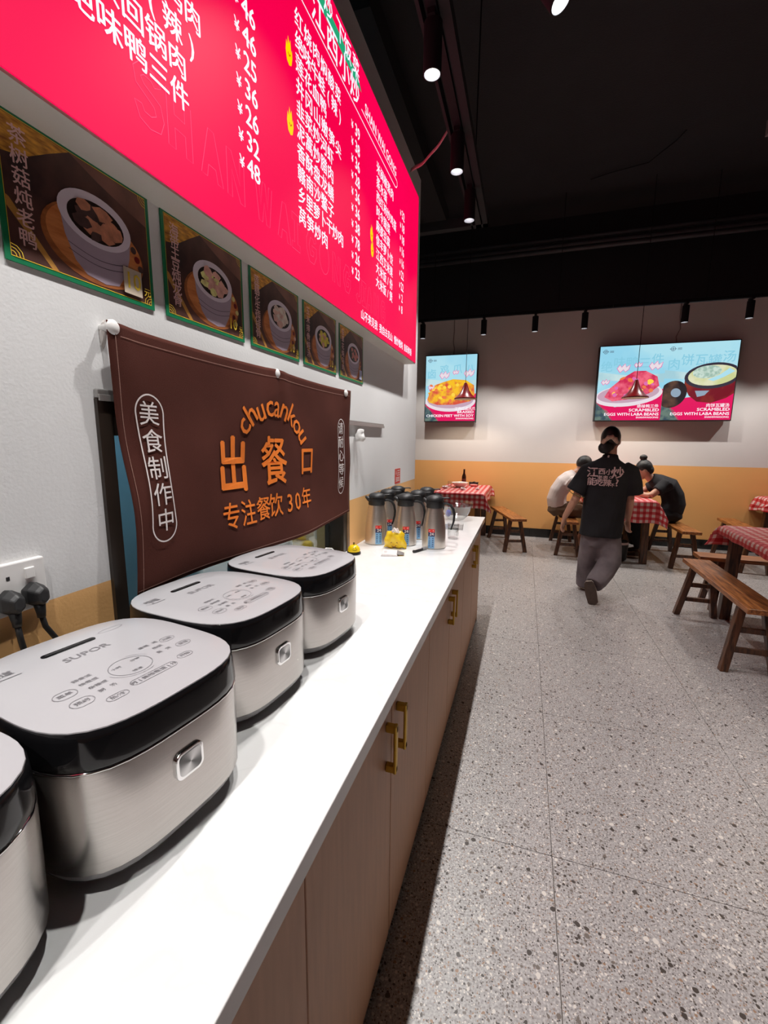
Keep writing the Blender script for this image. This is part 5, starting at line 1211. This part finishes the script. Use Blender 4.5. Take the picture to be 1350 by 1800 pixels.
g.tube(LP((0.725, 4.45, 0.585), (0.728, 4.45, 0.70), (0.732, 4.45, 0.90), (0.738, 4.45, 1.10), (0.742, 4.45, 1.22), (0.745, 4.45, 1.275), (0.75, 4.45, 1.31)),
       [(0.185, 0.135), (0.182, 0.130), (0.180, 0.120), (0.190, 0.118), (0.178, 0.098), (0.125, 0.080), (0.070, 0.068)], 28, wide=W3)
g.tube(LP((0.62, 4.45, 1.20), (0.575, 4.45, 1.19), (0.53, 4.445, 1.09), (0.475, 4.435, 0.99)), [0.085, 0.082, 0.084, 0.092], 18)
g.tube(LP((0.87, 4.45, 1.20), (0.915, 4.45, 1.19), (0.945, 4.45, 1.09), (0.962, 4.455, 0.985)), [0.085, 0.082, 0.084, 0.092], 18)
g.tube(LP((0.75, 4.45, 1.28), (0.752, 4.452, 1.325), (0.753, 4.455, 1.345)), [(0.072, 0.07), (0.066, 0.064), (0.062, 0.060)], 16, wide=W3)
for v in g.v:
    v.x += 0.006*math.sin(v.z*31+v.y*20); v.y += 0.008*math.sin(v.z*23+v.x*26)
shirt = blob('shirt', g, M_black_tee, wt, 0.010, 2)
g = Geo(); g.tube(LP((0.405, 4.365, 1.012), (0.44, 4.338, 0.985), (0.50, 4.345, 0.958), (0.548, 4.37, 0.947)), 0.004, 6); g.build('sleeve_trim', mat('gold_trim', lin(120, 116, 60), 0.7, var=0.1, scale=50), wt)
bv = BVHTree.FromPolygons([v.co.copy() for v in shirt.data.vertices], [tuple(p.vertices) for p in shirt.data.polygons])
def on_back(A, B, h):
    hit = bv.ray_cast(Vector((A, -1.0, B)), Vector((0, 1, 0)))
    return (hit[0] if hit[0] else Vector((A, -0.1, B)))+Vector((0, -0.006-h, 0))
SB = Face((0, 0, 0), (1, 0, 0), (0, 0, 1)); m_st = mat('shirt_print', lin(206, 178, 178), 0.8, var=0.05, scale=50)
SB.text(shirt.parent, 'shirt_lettering', m_st, [('江', -0.120, 1.178, 0.098), ('西', -0.045, 1.190, 0.060), ('小', 0.012, 1.186, 0.056), ('炒', 0.085, 1.176, 0.110), ('老', -0.058, 1.135, 0.042), ('表', -0.014, 1.132, 0.046), ('C', 0.026, 1.142, 0.03),
    ('能', -0.122, 1.095, 0.078), ('吃', -0.056, 1.090, 0.066), ('辣', 0.004, 1.088, 0.068), ('不', 0.048, 1.070, 0.036), ('?', 0.083, 1.092, 0.088)], 0, 0, 0, 0, 0.024, 'CENTER', 1.0, 0, on_back)
g = Geo(); SB.line(g, [(0.006, 1.338), (0.0, 1.318)], 0.014, 0.0, warp=on_back); g.build('collar_tag', M_white_print, wt)
g = Geo()      # jeans
g.tube(LP((0.725, 4.455, 0.66), (0.727, 4.46, 0.58), (0.728, 4.46, 0.49)), [(0.168, 0.115), (0.172, 0.122), (0.150, 0.115)], 22, wide=W3)
g.tube(LP((0.668, 4.46, 0.58), (0.660, 4.49, 0.44), (0.652, 4.54, 0.30), (0.650, 4.59, 0.16), (0.650, 4.61, 0.05)), [(0.112, 0.112), (0.104, 0.105), (0.092, 0.098), (0.084, 0.092), (0.086, 0.098)], 18, wide=W3)
g.tube(LP((0.785, 4.455, 0.58), (0.805, 4.44, 0.46), (0.815, 4.41, 0.35), (0.765, 4.33, 0.265), (0.700, 4.25, 0.20), (0.672, 4.215, 0.168)), [(0.112, 0.112), (0.106, 0.105), (0.098, 0.098), (0.092, 0.092), (0.084, 0.086), (0.080, 0.082)], 18, wide=W3)
for v in g.v:
    v.x += 0.006*math.sin(v.z*44+v.y*30); v.y += 0.008*math.sin(v.z*52+v.x*24)
blob('jeans', g, M_grey_jeans, wt, 0.010, 2)
def shoe(root, heel, toe, upv, name='shoe'):
    h, t_ = Vector(heel), Vector(toe); d = (t_-h).normalized(); L = (t_-h).length; u = Vector(upv); u = (u-d*u.dot(d)).normalized(); s_ = d.cross(u)
    g = Geo(); rs = []
    for k in range(13):
        f = k/12; wd = 0.034+0.012*math.sin(min(1, f*1.25)*PI*0.8) if f < 0.92 else 0.030
        if k in (0, 12): wd *= 0.7
        ht = 0.085 if f < 0.3 else 0.085-0.05*(f-0.3)/0.7
        c = h+d*L*f
        rs.append([c+s_*wd*math.cos(a)+u*(0.024+ (ht-0.024)*max(0, math.sin(a))) if math.sin(a) > 0 else c+s_*wd*math.cos(a)+u*0.024 for a in [2*PI*j/14 for j in range(14)]])
    g.rings(rs); o = g.build(name, mat('shoe_upper', lin(66, 52, 46), 0.7, var=0.2, scale=30), root, smooth=True)
    g = Geo(); rs = []
    for k in range(13):
        f = k/12; wd = (0.036+0.012*math.sin(min(1, f*1.25)*PI*0.8)) if f < 0.92 else 0.031
        if k in (0, 12): wd *= 0.7
        c = h+d*L*f; rs.append([c+s_*wd*q for q in (-1, 1)]+[c+s_*wd*q+u*0.024 for q in (1, -1)])
    g.rings(rs); g.build('midsole', M_shoe_white, o, bevel=0.004)
    g = Geo(); g.rings([[p-u*0.004 for p in (r[0], r[1])]+[r[1]+u*0.004, r[0]+u*0.004] for r in rs]); g.build('outsole', M_rubber, o)
shoe(wt, LP((0.655, 4.56, 0.004))[0], LP((0.66, 4.80, 0.004))[0], (0, 0, 1))
shoe(wt, LP((0.618, 4.165, 0.212))[0], LP((0.672, 4.150, 0.004))[0], (0.1, 1, 0.35))

def seated(label, base, mir, tee, tee_name, bottoms, bot_name, bun, hair_len, arm_h):
    """diner on a bench leaning over the table; mir=+1 faces +x, -1 faces -x"""
    t = thing('person', label, 'person', base); X = lambda x, y, z_: Vector((x*mir, y, z_))
    H = X(0.285, 0.0, 1.155) if mir > 0 else X(0.345, 0.0, 1.115)
    g = Geo(); tilt = Matrix.Rotation(mir*0.45, 3, 'Y')
    g.ball(H, (0.092, 0.073, 0.106), 20, 14, tilt); g.ball(H+tilt @ X(0.05, 0, -0.055), (0.052, 0.05, 0.058), 14, 10, tilt)
    g.tube([H+tilt @ X(0.088, 0, 0.0), H+tilt @ X(0.112, 0, -0.024)], [0.010, 0.014], 8)
    g.ball(H+tilt @ X(0.092, 0, -0.058), (0.012, 0.022, 0.010), 8, 6)
    for s_ in (-1, 1): g.ball(H+tilt @ X(0.0, s_*0.075, -0.012), (0.02, 0.010, 0.03), 10, 8, tilt)
    nb = X(0.17, 0, 1.03) if mir > 0 else X(0.24, 0, 1.0)
    g.tube([nb, lerp(nb, H, 0.5)+X(0, 0, -0.01), H+tilt @ X(-0.02, 0, -0.06)], [0.058, 0.05, 0.048], 12)
    g.tube([X(0.0, 0, 0.56), X(-0.02, 0, 0.72), X(0.07, 0, 0.90), nb], [(0.15, 0.11), (0.13, 0.10), (0.13, 0.085), (0.065, 0.052)], 16, wide=(0, 1, 0))
    for s_ in (-1, 1):
        sh = X(0.12, s_*0.17, 0.945); el_ = X(0.30, s_*0.235, arm_h+0.012); wr = X(0.47, s_*0.13, arm_h+0.030)
        g.tube([sh, lerp(sh, el_, 0.5), el_], [0.05, 0.044, 0.037], 12); g.tube([el_, lerp(el_, wr, 0.4), wr], [0.038, 0.036, 0.025], 12)
        hand(g, wr, X(1, -s_*0.35, 0.0), X(0.2, -s_*0.6, 1), 0.3, 0.95)
        g.tube([X(0.02, s_*0.09, 0.555), X(0.20, s_*0.11, 0.555), X(0.40, s_*0.12, 0.545)], [0.08, 0.072, 0.055], 12)
        g.tube([X(0.40, s_*0.12, 0.545), X(0.37, s_*0.12, 0.32), X(0.30, s_*0.12, 0.09)], [0.056, 0.052, 0.036], 12)
        g.tube([X(0.28, s_*0.12, 0.05), X(0.38, s_*0.125, 0.03)], [0.032, 0.03], 10)
    body = blob('body', g, M_skin, t, 0.009, 3)
    for s_ in (-1, 1):
        e = Geo(); e.ball(H+tilt @ X(0.081, s_*0.030, 0.004), (0.012, 0.014, 0.006), 10, 6, tilt); e.build('eye', M_hair, t, smooth=True)
        e = Geo(); e.tube([H+tilt @ X(0.088, s_*0.012, 0.022), H+tilt @ X(0.084, s_*0.045, 0.022)], 0.004, 6); e.build('eyebrow', M_hair, t)
    e = Geo(); e.tube([H+tilt @ X(0.098, -0.018, -0.060), H+tilt @ X(0.101, 0, -0.061), H+tilt @ X(0.098, 0.018, -0.060)], 0.004, 6); e.build('mouth', mat('lips', lin(160, 84, 78), 0.5, var=0.05, scale=30), t)
    h = Geo(); h.ball(H+tilt @ X(-0.018, 0, 0.024), (0.096, 0.083, 0.100), 20, 14, tilt)
    if bun:
        h.ball(H+tilt @ X(-0.062, 0, -0.03), (0.05, 0.07, 0.06), 14, 10); h.ball(H+tilt @ X(-0.055, 0, 0.145), (0.045, 0.042, 0.038), 12, 8)
        for k in range(6): a = 1.05*k+0.4; b0 = H+tilt @ X(-0.055, 0, 0.145); h.ball(b0+Vector((0.026*math.cos(a), 0.024*math.sin(a), 0.012*math.sin(a*2.3))), (0.024, 0.02, 0.018), 8, 6)
    blob('hair', h, M_hair, t, 0.008, 2)
    c = Geo()
    c.tube([X(-0.005, 0, 0.60), X(-0.03, 0, 0.70), X(-0.005, 0, 0.80), X(0.06, 0, 0.92), lerp(X(0.06, 0, 0.92), nb, 0.62), lerp(nb, H, 0.14)], [(0.175, 0.125), (0.168, 0.122), (0.172, 0.120), (0.178, 0.118), (0.155, 0.102), (0.072, 0.066)], 22, wide=(0, 1, 0))
    for s_ in (-1, 1):
        sh = X(0.10, s_*0.15, 0.955); el_ = X(0.30, s_*0.235, arm_h+0.012)
        c.tube([sh, lerp(sh, el_, 0.3), lerp(sh, el_, 0.62)], [0.082, 0.075, 0.070], 16)
    for v in c.v: v.x += 0.006*math.sin(v.z*40+v.y*22); v.y += 0.006*math.sin(v.z*33+v.x*30)
    blob(tee_name, c, tee, t, 0.011, 2)
    p = Geo()
    p.tube([X(0.0, 0, 0.62), X(-0.005, 0, 0.56), X(0.03, 0, 0.515)], [(0.17, 0.125), (0.18, 0.135), (0.16, 0.10)], 20, wide=(0, 1, 0))
    for s_ in (-1, 1):
        pts = [X(0.03, s_*0.085, 0.555), X(0.22, s_*0.115, 0.560), X(0.40, s_*0.122, 0.550)]
        if bottoms == 'long': pts += [X(0.41, s_*0.122, 0.48), X(0.385, s_*0.122, 0.32), X(0.32, s_*0.122, 0.13)]; rad = [0.10, 0.095, 0.082, 0.08, 0.075, 0.065]
        else: pts += [X(0.425, s_*0.122, 0.50), X(0.41, s_*0.122, 0.40)]; rad = [0.10, 0.098, 0.090, 0.088, 0.085]
        p.tube(pts, rad, 14)
    blob(bot_name, p, M_black_tee if bottoms == 'long' else M_khaki, t, 0.011, 2)
    for s_ in (-1, 1):
        shoe(t, X(0.25, s_*0.12, 0.004), X(0.48, s_*0.13, 0.004), (0, 0, 1))
    return t
seated('person in a white shirt and khaki shorts leaning over the middle table', (0.475, 6.28, 0), 1, M_white_tee, 'white_shirt', 'short', 'shorts', False, 0, TT+0.022)
pw = seated('person in a black shirt with a topknot seated at the middle table', (1.795, 6.28, 0), -1, M_black_tee, 'black_shirt', 'long', 'trousers', True, 0, TT+0.022)
# pale stripes on the dark trousers
g = Geo()
for k in range(3): g.tube([(0.03-0.06*k, -0.135+0.004*k, 0.64-0.01*k), (-0.02-0.06*k, -0.150, 0.60-0.015*k), (-0.07-0.06*k, -0.165, 0.565-0.012*k)], [0.003, 0.008, 0.003], 8)
g.build('trouser_stripes', M_white_print, pw)
t = thing('waste_bin', 'small black bin with a pale band under the middle table', 'bin', (1.16, 5.92, 0))
g = Geo(); g.rings([[(w*math.cos(a)*1.0, d*math.sin(a), zz) for a in [2*PI*(j+.5)/20 for j in range(20)]] for zz, w, d in ((0.0, 0.10, 0.07), (0.02, 0.12, 0.085), (0.20, 0.13, 0.09), (0.26, 0.115, 0.07))]); g.build('bin', M_matte_black, t, smooth=True)
g = Geo(); g.rings([[(w*math.cos(a), d*math.sin(a), zz) for a in [2*PI*(j+.5)/20 for j in range(20)]] for zz, w, d in ((0.212, 0.131, 0.091), (0.238, 0.126, 0.084))], False, False); g.build('band', mat('bag_band', lin(178, 150, 146), 0.8, var=0.1, scale=50), t, smooth=True)
bpy.data.objects.remove(_to);
